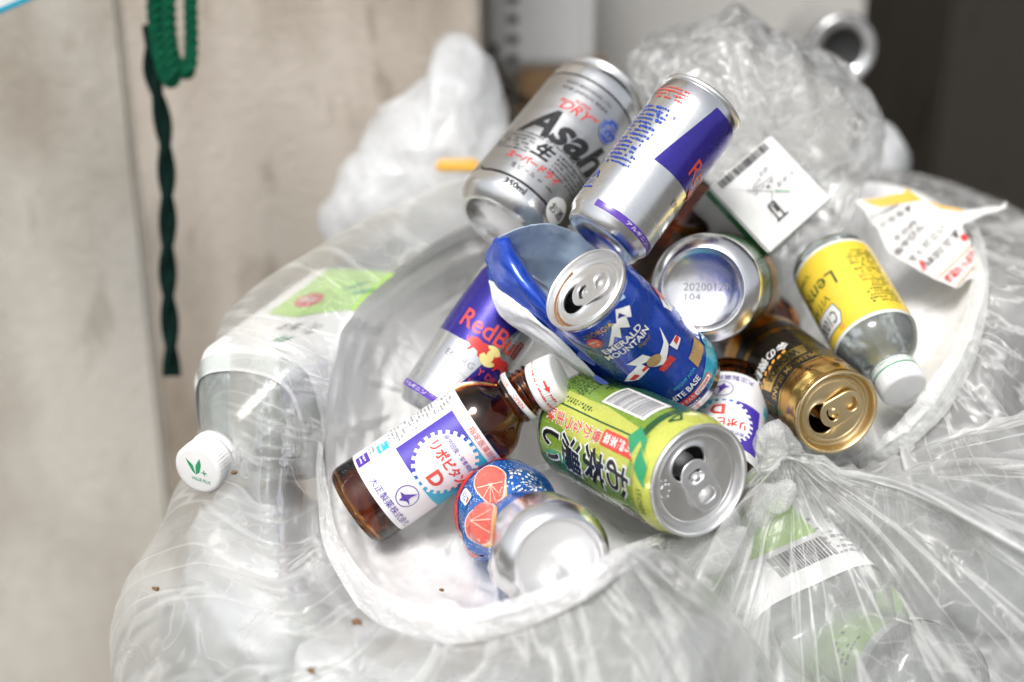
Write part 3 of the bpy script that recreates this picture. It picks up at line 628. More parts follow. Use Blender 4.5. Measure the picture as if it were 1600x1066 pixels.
blob('knot_tuft', bagC, [(1163, 774), (1181, 756), (1210, 756), (1235, 761), (1228, 785), (1215, 804), (1199, 821), (1179, 817), (1168, 799)], (1198, 785, .776), .005, .006, 'knot_film', 43, .005, 120, 60)
blob('film_lobe', bagC, [(1015, 848), (1060, 840), (1120, 835), (1165, 825), (1168, 862), (1140, 888), (1100, 896), (1055, 880)], (1095, 860, .768), .006, .006, 'right_film', 45, .002, 100, 40)
bagD = thing('small_plastic_bag', 'small crumpled clear plastic bag standing up around the drink carton', 'plastic bag', Matrix())
blob('film', bagD, [(985, 85), (1015, 58), (1070, 42), (1120, 30), (1150, 4), (1178, 28), (1205, 50), (1260, 66), (1310, 98), (1345, 132), (1370, 172), (1377, 215), (1368, 262), (1338, 292), (1328, 340), (1296, 376), (1252, 400), (1205, 408), (1150, 380), (1098, 330), (1050, 280), (1000, 210), (975, 140)], (1190, 205, .985), .06, .05, 'clear_film', 31, 0.0042, 220, 130)

# white bag far behind on the left
bagE = thing('white_bag', 'blurred white plastic bag lying against the wall behind the silver can', 'plastic bag', Matrix())
blob('film', bagE, [(500, 345), (520, 300), (560, 240), (590, 180), (640, 150), (672, 120), (680, 70), (700, 52), (730, 60), (756, 80), (775, 130), (790, 190), (800, 260), (780, 340), (740, 400), (640, 430), (560, 420), (520, 390)], (665, 260, 1.135), .04, .06, 'white_film', 52, 0.004, 110, 60)

# white carrier bags added to brighten the inside of the big bags
for lb, out, c_, sd in (('crumpled white carrier bag added low inside the front bag to brighten it', [(300, 830), (350, 775), (430, 755), (500, 800), (600, 1010), (760, 1040), (900, 1060), (820, 1180), (600, 1190), (400, 1130), (300, 980)], (560, 1050, .915), 61),
                        ('crumpled white carrier bag added inside the knotted bag at the right edge to brighten it', [(1330, 800), (1450, 740), (1580, 760), (1640, 880), (1600, 1060), (1480, 1100), (1380, 1000)], (1490, 930, .93), 63),
                        ('crumpled white carrier bag added inside the knotted bag beneath the knot to brighten it', [(1130, 850), (1250, 780), (1360, 860), (1380, 1060), (1260, 1160), (1080, 1150), (1040, 980)], (1210, 1000, .99), 67)):
    o = thing('brightening_bag', lb, 'plastic bag', Matrix(), 'carrier bags added inside the rubbish bags for brightness'); blob('film', o, out, c_, .05, .035, 'white_film', sd, .007, 110, 60)

# ------------------------------------------------------------------ silver beer can
t, fr, W, rf = make_can('beer_can', 'silver beer can with black lettering and a dark border line, base towards the camera', (779, 356, .885), (948, 142), 122, 33, True, 27, 25.5, 'aluminium_satin', size=1.04, deform=
                        dents([(0.9, 104, 12, 1.2), (-0.9, 20, 14, .7)]))
part('lid', lathe(mm([(27, 119), (28, 119.5), (28.2, 121.2), (27.6, 122), (26.7, 121.4), (25.6, 117.5), (24.6, 117), (0, 118)]), 72), 'lid_aluminium', t)
decal('label_panel', t, art_poly([(-75, 22), (-70, 17.5), (75, 17.5), (75, 100), (-75, 100)]), 'can_grey', W, 1)
for pts in ([(-40, 19.8), (-36, 16.6), (75, 16.6)], [(-75, 100.6), (75, 100.6)], [(-75, 16.6), (-46, 16.6), (-42, 19.8)]):
    decal('border_line', t, art_line(pts, 1.3), 'black', W, 2)
decal('lettering', t, art_text('Asahi', 2.5, 60.5, 70, 22, .032, .35), 'black', W, 2)
decal('lettering', t, art_text('"DRY"', -6, 77.5, 27, 7.5, .01, .35), 'red', W, 2)
decal('lettering', t, art_text('SUPER', -6, 83, 11, 2.6, .01, .3), 'red', W, 2)
decal('lettering', t, art_text('THE JAPAN BEER', -8, 89, 34, 3, .01), 'dark_grey', W, 2)
decal('lettering', t, art_text('ASAHI BREWERIES, LTD.', -8, 94, 34, 2.4, .01), 'dark_grey', W, 2)
decal('lettering', t, art_text('生', -7, 42, 14, 11, .045, .25), 'black', W, 2)
decal('lettering', t, art_text('スーパードライ', -7, 31.2, 38, 5.6, .035, .15), 'red', W, 2)
decal('lettering', t, art_text('生ビール', -10, 24.6, 17, 3.6, .008), 'black', W, 2)
decal('fine_print', t, art_fine(6, 24.4, 11, 2.4, 1), 'black', W, 2)
for u, v, w_, h, r in ((-29, 41, 27, 13, 5), (24, 40, 44, 14, 5), (-9, 48.9, 66, 2.2, 1)): decal('fine_print', t, art_fine(u, v, w_, h, r, .9), 'dark_grey', W, 2)
decal('lettering', t, art_text('350ml', -7.7, 12.6, 15, 4.4, .035), 'black', W, 2)
decal('badge', t, art_ell(17, 82, 7.6, 8.6), 'print_blue', W, 3); decal('fine_print', t, art_fine(17, 82, 11, 11, 5, .8), 'aluminium_satin', W, 4); decal('badge_ring', t, art_ring(17, 82, 6.9, 7.9, .5), 'aluminium_satin', W, 4)
decal('sticker', t, art_ell(22, 19, 8.2, 8.6), 'white', W, 4); decal('lettering', t, art_text('お酒', 22, 19, 12, 6.5, .008, 0, .1), 'black', W, 5)
def base_map(fr, prof):
    ex = np.array([RT @ fr[1], RT @ fr[2]]); ey = np.array([UP @ fr[1], UP @ fr[2]]); ex /= np.linalg.norm(ex); ey = ey - ex * (ex @ ey); ey /= np.linalg.norm(ey)
    zr = np.array(prof); 
    def f(u, v, layer):
        q = ex * u / 1000 + ey * v / 1000; r = math.hypot(*q); z = float(np.interp(r, zr[:, 0], zr[:, 1])); return (q[0], q[1], z - .00012 * layer)
    return f
BM = base_map(fr, base_prof(25.5, 10)); decal('stamped_date', t, art_fine(-2, 7, 22, 6, 2, .8), 'grey_print', BM, 1, vstep=2)

# ------------------------------------------------------------------ two energy drink cans
def energy(label, p1, p2, far, u0, back):
    t, fr, W, rf = make_can('energy_drink_can', label, p1, p2, 105, 26.5, far, 24.3, 21.5, 'aluminium_satin', dents([(1.1, 60, 16, .8), (-.8, 90, 9, .5)]), group='energy drink cans')
    part('lid', lathe(mm([(24.3, 102), (25.2, 102.6), (25.4, 104.2), (24.8, 105), (24, 104.4), (23, 101), (22, 100.4), (0, 101)]), 64), 'lid_aluminium', t)
    q = lambda a: ([(x + u0, y) for x, y in a[0]], a[1])
    decal('blue_panel', t, q(art_poly([(-41.5, 49), (8.5, 49), (20, 97), (-30, 97)])), 'energy_blue', W, 1)
    decal('blue_panel', t, q(art_poly([(8.5, 49), (58, 49), (50, 15), (0, 15)])), 'energy_blue', W, 1)
    decal('lettering', t, q(art_text('RedBull', 3.5, 62, 46, 11.5, .012)), 'soft_red', W, 2)
    decal('sun_disc', t, q(art_ell(8.5, 49.5, 6.6, 6.6)), 'sun_yellow', W, 3)
    bull = [(-9, -1), (-8, 3), (-4, 4.6), (1, 3.6), (4, 4.4), (6, 2.4), (7.4, 2.8), (6.6, .4), (7, -1.6), (4.6, -1), (3, -3.4), (4, -5), (2.2, -5), (.6, -2.4), (-3, -2), (-5, -5), (-6.6, -5), (-5.4, -2), (-7.4, -1.2), (-10, 3.2), (-10.6, 2.6)]
    decal('bull_emblem', t, q(art_poly([(x * .9 - .2, y + 50.5) for x, y in bull])), 'red', W, 4)
    decal('bull_emblem', t, q(art_poly([(-x * .9 + 17.2, y + 48.3) for x, y in bull][::-1])), 'red', W, 4)
    decal('lettering', t, q(art_text('ENERG', -6, 38.5, 20, 4, 0)), 'grey_print', W, 2); decal('lettering', t, q(art_text('Y DRINK', 20, 38.5, 26, 4, 0)), 'soft_red', W, 2)
    decal('lettering', t, q(art_text('エナジー', -4, 31, 15, 3, 0)), 'grey_print', W, 2); decal('lettering', t, q(art_text('ドリンク', 13, 31, 15, 3, 0)), 'soft_red', W, 2)
    decal('purple_band', t, q(art_rect(0, 10.3, 108, 4.2)), 'purple', W, 1)
    for c in (-22, 6, 34): decal('lettering', t, q(art_text('アルギニン', c, 10.3, 21, 2.6, .01)), 'white', W, 2)
    if back:
        decal('fine_print', t, art_fine(-24, 58, 22, 44, 15, .85), 'print_blue', W, 2); decal('fine_print', t, art_fine(-22, 90, 24, 10, 4, .75), 'soft_red', W, 2)
        for a, b in ((-18, 74), (-16, 70), (-8, 76)): decal('bullet_dot', t, art_ell(a, b, 1.2, 1.2, 12), 'print_blue', W, 3)
        decal('recycling_mark', t, art_line([(-34, 25), (-31, 30), (-28, 25)], 1.2), 'print_blue', W, 2); decal('lettering', t, art_text('アルミ', -32, 22, 9, 3.4, .01), 'print_blue', W, 2)
        decal('recycling_mark', t, art_rect(-32, 18.4, 11, 1.1), 'print_blue', W, 2); decal('fine_print', t, art_fine(-10, 46, 3, 54, 30, .5), 'grey_print', W, 2)
    return t
energy('slim silver and blue energy drink can leaning upper centre, back text towards the camera', (938, 376, .815), (1100, 160), True, 38, True)
energy('slim blue and silver energy drink can half hidden under the torn blue pouch', (674, 655, .864), (822, 432), True, 0, False)

# ------------------------------------------------------------------ blue coffee can
def g_dent(): return dents([(-.35, 62, 12, 1.1), (.5, 74, 10, 1.3), (-.6, 36, 14, 1.0), (.15, 40, 8, .7)])
t, fr, W, rf = make_can('coffee_can', 'blue coffee can with a white mountain emblem, opened lid towards the camera', (1072, 598, .84), (912, 450), 104.5, 26.5, False, 25, 22.5, 'aluminium', g_dent())
lid(t, 104.5, 25, lid_angle(fr, .1002, 894, 470), 'lid_aluminium', stain=True)
decal('blue_print', t, art_poly([(-83, 6.5), (83, 6.5), (83, 101), (-83, 101)]), 'can_blue', W, 1, vstep=3)
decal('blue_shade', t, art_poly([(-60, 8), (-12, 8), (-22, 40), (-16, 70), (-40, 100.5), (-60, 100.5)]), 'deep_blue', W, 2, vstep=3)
decal('teal_band', t, art_poly([(-60, 6.8), (60, 6.8), (60, 27), (30, 24), (5, 17), (-60, 13)]), 'teal', W, 3, vstep=3)
decal('lettering', t, art_text('GEÖRGIA', -13.5, 95, 20, 4.4, .012), 'bright_gold', W, 3)
decal('emblem', t, art_poly([(-15, 82), (-4, 94), (-2, 92.5), (3, 99), (10, 93), (6, 87.5), (4, 90.5), (1.5, 84), (-2.5, 89), (-6, 82.5), (-8, 86.5), (-12, 82)]), 'white', W, 3, vstep=3)
decal('emblem', t, art_poly([(0, 94), (3, 96), (4.6, 91), (2.4, 93)]), 'navy', W, 4); decal('emblem', t, art_poly([(8, 100), (12, 97.5), (12.4, 100.4)]), 'sky_blue', W, 3)
decal('badge', t, art_ell(-19.5, 88.5, 4.3, 4.1), 'soft_red', W, 4); decal('lettering', t, art_text('高級豆', -19.5, 89.6, 5.6, 1.8, .01), 'white', W, 5); decal('lettering', t, art_text('使用', -19.5, 87, 4, 1.8, .01), 'white', W, 5)
decal('lettering', t, art_text('EMERALD', -7, 79.4, 26, 4.5, .022), 'white', W, 4, vstep=3); decal('lettering', t, art_text('MOUNTAIN', -7, 73.8, 30, 4.5, .022), 'white', W, 4, vstep=3)
decal('lettering', t, art_text('Blend', 1, 69, 9.5, 3.2, .0, .4), 'bright_gold', W, 4)
# plain angular stand-in for the printed picture: white and red shards
for pts, m in (([(-27, 49), (-20, 55), (-10, 59), (-8, 52), (-18, 48)], 'white'), ([(-12, 58), (-16, 63), (-5, 63), (-2, 56)], 'white'), ([(-6, 51), (8, 58), (13, 66), (9, 54), (0, 47)], 'white'), ([(9, 53), (16, 52), (17, 47), (10, 46)], 'white'),
               ([(-23, 50), (-17, 53.5), (-15, 51), (-20, 49)], 'red'), ([(-5, 47.5), (5, 49), (6, 43), (-4, 43.5)], 'red'), ([(12.5, 52), (16.5, 51.4), (16, 48.4), (12, 48.6)], 'red'), ([(-12, 54), (-8, 55), (-8, 53), (-12, 52)], 'red')):
    decal('printed_shard', t, art_poly(pts), m, W, 5 if m == 'red' else 4, vstep=3)
decal('printed_disc', t, art_ell(-3, 54.5, 4.6, 3.6, 24), 'tan', W, 6)
decal('lettering', t, art_text('BRIGHT NOA', 1, 27.4, 17, 2.3, 0), 'cyan', W, 4); decal('lettering', t, art_text('WHITE BASE', -6, 21, 27, 4.4, .02), 'white', W, 5)
decal('red_bar', t, art_rect(-4, 14.4, 34, 4.6), 'red', W, 5); decal('code_box', t, art_poly(rrect(5.6, 14.4, 13.5, 3.4, 1.2)), 'white', W, 6); decal('lettering', t, art_text('Q7FB8R', 5.6, 14.4, 11.4, 2.2, .012), 'red', W, 7)
decal('lettering', t, art_text('サイトで入力', -9, 14.4, 14, 2.6, .01), 'white', W, 6); decal('blue_bar', t, art_rect(-5, 10, 22, 3), 'navy', W, 5); decal('fine_print', t, art_fine(-5, 10, 20, 2.2, 1, .9), 'white', W, 6); decal('fine_print', t, art_fine(14, 11, 14, 2, 1, .9), 'navy', W, 6)
decal('tan_box', t, art_rect(18, 30, 14, 10), 'tan', W, 4); decal('code_box', t, art_poly(rrect(32, 22, 9, 8, 2)), 'cyan', W, 5); decal('fine_print', t, art_fine(32, 22, 6, 5, 2, .9), 'navy', W, 6)
decal('badge', t, art_ell(37, 68, 6, 6), 'soft_red', W, 4); decal('emblem', t, art_poly([(26, 66), (32, 70), (30, 60), (34, 63), (33, 55), (28, 58)]), 'white', W, 3); decal('lettering', t, art_text('MOUNTAIN', 44, 45, 30, 5, .022), 'white', W, 4)

# ------------------------------------------------------------------ green tea can
t, fr, W, rf = make_can('tea_can', 'green tea can with black brush characters lying in front, lid towards the camera', (903, 658, .85), (1095, 752), 122, 33, False, 30, 27.5, 'aluminium',
                        dents([(.05, 62, 16, 1.6), (.5, 30, 14, 1.3), (-.5, 44, 12, 1.1), (.3, 96, 9, .9)]))
lid(t, 122, 30, lid_angle(fr, .1177, 1072, 718), 'lid_aluminium', 11.5, 9.5, 10.5, tab_tilt=9, drops=11)
decal('green_print', t, art_rect(0, 58.5, 207, 103), 'tea_green', W, 1, vstep=4); decal('yellow_band', t, art_rect(0, 112.5, 207, 14), 'tea_yellow', W, 2)
decal('dark_print', t, art_poly([(30, 9), (60, 9), (60, 98), (48, 98), (40, 70), (30, 40), (26, 20)]), 'tea_dark', W, 2, vstep=4); decal('dark_print', t, art_poly([(-60, 10), (-34, 10), (-30, 40), (-34, 100), (-60, 100)]), 'tea_dark', W, 2, vstep=4)
decal('yellow_glow', t, art_poly([(-14, 22), (2, 16), (10, 40), (14, 100), (-10, 104), (-15, 60)]), 'tea_yellow', W, 2, vstep=4)
decal('dark_print', t, art_ell(30, 26, 7, 12), 'leaf_green', W, 2, vstep=4)
for s_, u, v, w_, h in (('お', 20, 93, 19, 21), ('茶', 20, 69, 22, 21), ('濃', 20, 45, 22, 21), ('い', 20.5, 23, 18, 16)):
    decal('lettering_edge', t, art_text(s_, u, v, w_ + 2.6, h + 2.6, .045, .12), 'white', W, 3, vstep=4); decal('lettering', t, art_text(s_, u, v, w_, h, .018, .12), 'black', W, 4, vstep=4)
decal('red_box', t, art_poly(rrect(1.6, 87, 9.4, 32, 1.5)), 'soft_red', W, 3, vstep=4)
for k, s_ in enumerate('新緑茶葉'): decal('lettering', t, art_text(s_, 1.6, 98 - k * 7.2, 6.4, 6.2, .02), 'white', W, 4)
for k, s_ in enumerate('豊かなうま味'):
    decal('lettering_edge', t, art_text(s_, 3, 66 - k * 9.2, 8.6, 8.6, .04), 'white', W, 3); decal('lettering', t, art_text(s_, 3, 66 - k * 9.2, 7.6, 7.6, .008), 'soft_red', W, 4)
decal('frame_line', t, art_line([(34, 9.5), (0, 10), (-3.2, 12), (-5, 16), (-5.4, 100)], 1.0), 'dark_green', W, 3, vstep=4); decal('fine_print', t, art_fine(-9.5, 34, 2.6, 36, 14, .95), 'dark_green', W, 3)
decal('fine_print', t, art_fine(14, 7.8, 44, 2.6, 1, .8), 'dark_green', W, 3)
decal('fine_print', t, art_fine(-20, 25, 9, 26, 9, .95), 'tea_dark', W, 3); decal('fine_print', t, art_fine(-30, 30, 7, 36, 10, .95), 'tea_dark', W, 3)
decal('barcode_panel', t, art_rect(-25.5, 73, 19, 42), 'white', W, 3, vstep=4); decal('barcode', t, art_barcode(-25, 73, 15, 37, 26, False), 'grey_print', W, 4)
decal('leaf', t, art_poly([(-12, 97), (-4, 93), (2, 99), (10, 112), (0, 111), (-7, 108)]), 'leaf_green', W, 5, vstep=4); decal('leaf', t, art_poly([(-5, 104), (4, 102), (16, 117), (3, 115)]), 'tea_yellow', W, 6, vstep=4); decal('leaf', t, art_poly([(-3, 107), (8, 107), (18, 116), (6, 116)]), 'leaf_green', W, 7, vstep=4)
decal('lettering', t, art_text('ITOEN', 27, 112, 15, 3.2, 0), 'dark_green', W, 4); decal('border_line', t, art_rect(20, 106.8, 60, .5), 'tea_dark', W, 3)
decal('badge', t, art_ell(43, 95, 6.5, 10), 'white', W, 4, vstep=4); decal('badge', t, art_ell(43, 95, 5, 8), 'brown', W, 5, vstep=4)
decal('recycling_mark', t, art_line([(-32, 106), (-28, 112), (-22, 109), (-32, 106)], 1.6), 'dark_green', W, 3); decal('dark_print', t, art_rect(-24, 102, 30, 5), 'tea_dark', W, 3)

# ------------------------------------------------------------------ can seen from its silver base
t, fr, W, rf = make_can('drink_can', 'dark green can pointing its bare silver base at the camera, date stamped on it', (1098, 452, .84), (1150, 440), 122, 33, True, 27, 25.5, 'tea_dark', depth=7, base_mat='aluminium')
part('shoulder', lathe(can_prof(33.15, 122, 27, 25.6)[:7], 96), 'aluminium_satin', t)
decal('barcode_panel', t, art_rect(36, 40, 14, 26), 'tan', W, 2); decal('barcode', t, art_barcode(36, 40, 12, 22, 18, False), 'brown', W, 3)
decal('fine_print', t, art_fine(-46, 18, 50, 4, 2, .9), 'light_green', W, 2); decal('gold_band', t, art_rect(10, 70, 180, 30), 'gold_print', W, 2)
BM = base_map(fr, base_prof(25.5, 7)); decal('stamped_date', t, art_text('20200129', 1, 1, 27, 4.6, 0), 'grey_print', BM, 3, vstep=2); decal('stamped_date', t, art_text('104', -7, -5, 9, 3.6, 0), 'grey_print', BM, 3, vstep=2)

# ------------------------------------------------------------------ gold coffee can
def g2(p, off=0.0):
    x, y, z = p; a = math.atan2(y, x); r = math.hypot(x, y)
    if r < .02: return p
    e = max(0, 1 - abs(z * 1000 - 86) / 16); fac = abs(math.sin(a * 5 + z * 90)) * 0.0011 * e      # diamond facets near the lid
    return (x * (1 - fac / r), y * (1 - fac / r), z)
t, fr, W, rf = make_can('coffee_can', 'golden brown coffee can lying by the yellow bottle, opened gold lid towards the camera', (1185, 545, .915), (1309, 646), 104.5, 26.5, False, 25, 22.5, 'gold_print', g2)
lid(t, 104.5, 25, lid_angle(fr, .1002, 1272, 662), 'lid_gold', tab_tilt=5)
decal('dark_band', t, art_rect(0, 58, 166, 46), 'dark_brown', W, 1, vstep=3); decal('brown_band', t, art_rect(0, 26, 166, 10), 'dark_brown', W, 1); decal('gold_band', t, art_rect(0, 97, 166, 10), 'bright_gold', W, 1)
decal('lettering', t, art_text('金の微糖', 2, 54, 32, 9, .015, .1), 'white', W, 3); decal('gold_box', t, art_poly([(-20, 62), (18, 62), (16, 72), (-18, 72)]), 'bright_gold', W, 2); decal('lettering', t, art_text('WONDA', -1, 67, 27, 6.6, .02), 'black', W, 3)
decal('lettering', t, art_text('PREMIUM BEANS', -1, 76.5, 40, 4.6, .008), 'bright_gold', W, 3); decal('border_line', t, art_rect(0, 81.6, 166, .7), 'bright_gold', W, 2); decal('lettering', t, art_text('Asahi', -6, 88, 14, 4, .01, .3), 'brown', W, 3)
for k in range(7): decal('bean_print', t, art_ell(-8 + k * 4.2, 60.5 + (k % 2), 1.6, 1.1, 12, .4), 'peel', W, 3)
decal('fine_print', t, art_fine(34, 60, 22, 34, 11, .9), 'gold_print', W, 2); decal('fine_print', t, art_fine(34, 92, 18, 14, 5, .9), 'brown', W, 2)

# ------------------------------------------------------------------ brown tonic bottles
def cap_mesh(r, h, n=60, lip=0.8):
    return lathe(mm([(0, h), (r - 2.5, h), (r - .8, h - .35), (r, h - 1.4), (r, h * .5), (r, 2.2), (r + .1, 1.6), (r, 0), (r - 1, 0), (r - 1.2, h - 2), (0, h - 2)]), n * 4, None, lambda a, z: 1 + (.016 if math.sin(a * n) > 0 else -.010) * (1 if .0022 < z < (h - 1.5) / 1000 else 0))
def tonic(name, label, p1, p2, L, far, u0, loose, size=1.0):
    fr = axis_frame(p1, p2, L * size, far); t = thing(name, label, 'bottle', frame_matrix(*fr) @ Matrix.Scale(size, 4), 'brown tonic bottles')
    body = densify(mm([(20.5, 0), (22.6, .6), (24, 2.6), (24.5, 5), (24.5, 86), (24, 90), (22, 95), (18, 100), (15, 103), (13.6, 106)]), .004)
    neck = mm([(13.4, 106), (14.6, 107), (14.6, 109), (13, 110), (12.2, 111)])
    for k in range(3): neck += mm([(12.2, 113 + k * 3.6), (13.3, 114 + k * 3.6), (13.3, 115 + k * 3.6), (12.2, 116 + k * 3.6)])
    neck += mm([(12.2, 124), (12.8, 125), (12.6, 127), (10.4, 127), (9.6, 126), (9.4, 112), (11, 105)])
    ins = mm([(16, 99), (20, 94), (22, 89), (22.4, 85), (22.4, 6), (20, 3.4), (0, 5)])
    part('glass', lathe([(0, .002), (.016, .0016)] + body + neck + ins, 72), 'amber_glass', t)
    rf = rad_of(body); wrap_r[id(rf)] = .0245; W = wrap(rf); tonic.keep.append(rf)
    q = lambda a: ([(x + u0, y) for x, y in a[0]], a[1])
    decal('label', t, art_rect(0, 50.3, 153.6, 68), 'label_paper', W, 1)
    decal('halftone_panel', t, q(art_rect(12.5, 59, 55, 37)), 'halftone', W, 2, uvbox=(-15 + u0, 40, 55))
    decal('gear', t, q(art_gear(8, 58.5, 16.4, 18.6, 26)), 'label_paper', W, 3)
    decal('lettering', t, q(art_text('リポビタン', 9.5, 60, 30, 7, .03)), 'soft_red', W, 4); decal('lettering', t, q(art_text('D', 12, 49.6, 8.6, 8.4, .035)), 'soft_red', W, 4)
    decal('lettering', t, q(art_text('疲労回復・栄養補給', 8, 67.5, 26, 3, 0)), 'purple', W, 4); decal('lettering', t, q(art_text('指定医薬部外品', 14, 81, 30, 3.8, 0)), 'soft_red', W, 3)
    decal('lettering', t, q(art_text('大正製薬株式会社', 11, 21.4, 38, 4.4, 0)), 'purple', W, 3)
    decal('emblem_ring', t, q(art_ring(11, 31.5, 6.3, 6.3, .45)), 'purple', W, 3); decal('emblem', t, q(art_poly([(6.4, 30), (9, 31), (11, 33.6), (13.5, 37), (12.5, 33), (12.8, 31), (16.4, 29.4), (13, 29.6), (11.5, 28.4), (10, 26.6), (9.4, 29)])), 'purple', W, 4)
    decal('purple_box', t, q(art_rect(-22, 21.5, 8, 7.6)), 'purple', W, 3); decal('fine_print', t, q(art_fine(-22, 21.5, 5.6, 4.6, 2, .9)), 'white', W, 4)
    decal('cyan_box', t, q(art_rect(-21.5, 34.5, 6.4, 7)), 'cyan', W, 3); decal('fine_print', t, q(art_fine(-21.5, 34.5, 4.6, 4.6, 2, .9)), 'white', W, 4)
    decal('fine_print', t, q(art_fine(-26, 60, 14, 42, 19, .6)), 'grey_print', W, 3); decal('fine_print', t, q(art_fine(-25, 28, 5, 4, 2, .8)), 'grey_print', W, 3)
    if loose:
        cp = part('cap', cap_mesh(14.6, 15), 'cap_white', t); cp.location = (.0035, .002, .1225); cp.rotation_euler = (math.radians(-9), math.radians(16), 0)
        def CW(u, v, l): a = u / 14.6; r = .01475 + .0001 * l; return (r * math.cos(a), r * math.sin(a), v / 1000)
        decal('arrow_print', cp, art_poly([(-3, 8.4), (1, 8.4), (1, 7.2), (4.4, 9.2), (1, 11), (1, 9.8), (-3, 9.8)]), 'soft_red', CW, 1); decal('fine_print', cp, art_fine(9, 9, 7, 2.4, 1), 'soft_red', CW, 1); decal('fine_print', cp, art_fine(0, 4.6, 40, 2.2, 1, .8), 'soft_red', CW, 1)
        rg = part('cap_ring', lathe(mm([(14.7, 0), (15.7, .4), (15.9, 1.8), (15.6, 3.4), (14.8, 3.6), (14.5, 2)]), 64), 'cap_white', t); rg.location = (0, 0, .1095); rg.rotation_euler = (math.radians(2), math.radians(5), 0)
        def RW(u, v, l): a = u / 15.8; r = .0160 + .0001 * l; return (r * math.cos(a), r * math.sin(a), v / 1000)
        decal('lettering', rg, art_text('OPEN', 2, 1.8, 9, 2, 0), 'soft_red', RW, 1); decal('lettering', rg, art_text('CLOSE', -13, 1.8, 10, 2, 0), 'soft_red', RW, 1)
    else:
        cp = part('cap', cap_mesh(15, 18), 'cap_white', t); cp.location = (0, 0, .112)
        def CW(u, v, l): a = u / 15; r = .01525 + .0001 * l; return (r * math.cos(a), r * math.sin(a), v / 1000)
        decal('lettering', cp, art_text('HO', 2, 9, 7, 4, 0), 'soft_red', CW, 1)
    return t
tonic.keep = []
tonic('tonic_bottle', 'brown glass tonic bottle with white gear label, its white cap half unscrewed', (553, 795, .828), (862, 585), .131, True, 0, True, 1.045)
tonic('tonic_bottle', 'second brown tonic bottle, upside down between the blue coffee can and green tea can', (1143, 600, .885), (1110, 845), .13, False, -6, False)

# ------------------------------------------------------------------ crushed grapefruit can
def crush(p, off=0.0):
    x, y, z = p; a = math.atan2(y, x); r = math.hypot(x, y); v = z * 1000
    e = math.exp(-((v - 62 - 8 * math.sin(a * 2)) / 26) ** 2) if v > 8 else math.exp(-((62) / 26) ** 2) * v / 8
    f = 0.5 + 0.5 * math.sin(3 * a + v * .085 + 1.0); g_ = abs(math.sin(2.5 * a - v * .11 + .6))
    d = (0.0105 * f ** 1.6 + 0.0035 * g_) * e
    s = max(0, r - d) / max(r, 1e-6) if r > .006 else 1
    sh = .006 * e
    return (x * s + sh * .3, y * s - sh, z * 0.96)
t, fr, W, rf = make_can('crushed_can', 'crushed blue soft drink can with grapefruit halves printed on it', (874, 880, .725), (778, 783), 118, 30.5, True, 26.5, 24.5, 'soda_blue', crush, depth=6)
part('lid', lathe(mm([(26.5, 115 * .96), (27.6, 111), (27.8, 112.6), (27.2, 113.3), (26.2, 112.8), (25, 109), (0, 109)]), 64), 'lid_aluminium', t)
part('shoulder', lathe(can_prof(30.6, 118, 26.5, 24.6)[:11], 96, lambda v: crush(v)), 'aluminium', t)
crush_t, crush_fr, crush_W = t, fr, W
BM = base_map(fr, base_prof(24.5, 6)); decal('stamped_date', t, art_fine(0, 0, 22, 8, 2, .8), 'grey_print', BM, 1, vstep=2)
A_ = lambda name, art, m, l=1: decal(name, crush_t, art, m, crush_W, l, vstep=2.5)
A_('ice_print', art_fine(4, 70, 70, 66, 42, .16), 'sky_blue', 1)
def fruit(u, v, a, b, rot):
    A_('peel_print', art_ell(u - 3 * math.cos(rot) * 0, v - b * .38, a * .92, b * .82, 28, rot), 'peel', 2); A_('pith_print', art_ell(u, v, a, b, 32, rot), 'pith', 3); A_('flesh_print', art_ell(u, v, a * .92, b * .91, 32, rot), 'grape_red', 4)
    A_('segment_lines', art_join(*[art_line([(u, v), (u + a * .88 * math.cos(k * math.pi / 5.5), v + b * .86 * math.sin(k * math.pi / 5.5))], .5) for k in range(11)]), 'pith', 5)
fruit(9, 84, 12, 16, .2); fruit(-12, 53, 14, 20, .1)
A_('red_band', art_poly([(-46, 70), (-40, 60), (-30, 92), (-16, 101), (24, 104), (24, 108.5), (-46, 108.5)]), 'red', 3); A_('lettering', art_text('果汁', -34, 84, 8, 14, .02, .2), 'white', 4)
A_('badge', art_poly(rrect(-11, 92, 8, 14, 3)), 'white', 4); A_('fine_print', art_fine(-11, 93, 5, 8, 4, .8), 'print_blue', 5); A_('badge', art_rect(-11.5, 88, 3, 2), 'red', 5)
A_('fine_print', art_fine(34, 66, 22, 44, 14, .6), 'white', 3); A_('fine_print', art_fine(-30, 34, 20, 14, 3, .95), 'white', 3); A_('red_band', art_rect(52, 60, 9, 26), 'red', 3); A_('peel_print', art_ell(52, 44, 5, 8), 'peel', 4)

# ------------------------------------------------------------------ yellow lemon drink bottle
fr = axis_frame((1262, 350, .95), (1410, 605), .15, False); t = thing('plastic_bottle', 'clear plastic bottle with a yellow lemon label and white cap lying on the right', 'bottle', frame_matrix(*fr))
pr = densify(mm([(18, 37), (22, 35), (24.5, 37), (26, 41), (26, 112), (25, 117), (21, 124), (14, 130), (11.4, 133), (11, 136)]), .004)
part('body', lathe([(0, .041)] + pr, 72), 'pet', t); rf_l = rad_of(pr); wrap_r[id(rf_l)] = .026; W = wrap(rf_l, None, .0002)
part('neck', lathe(mm([(11, 134), (14, 134.5), (14, 136), (11.6, 136.6), (11.6, 142), (12.4, 142.5), (11.6, 144), (11.4, 150), (9.8, 150)]), 48), 'pet', t)
cp = part('cap', cap_mesh(14.4, 13), 'cap_white', t); cp.location = (0, 0, .1400)
rg = part('cap_ring', lathe(mm([(13.6, 136.4), (14.4, 136.6), (14.4, 139.2), (13.6, 139.4)]), 48), 'cap_white', t)
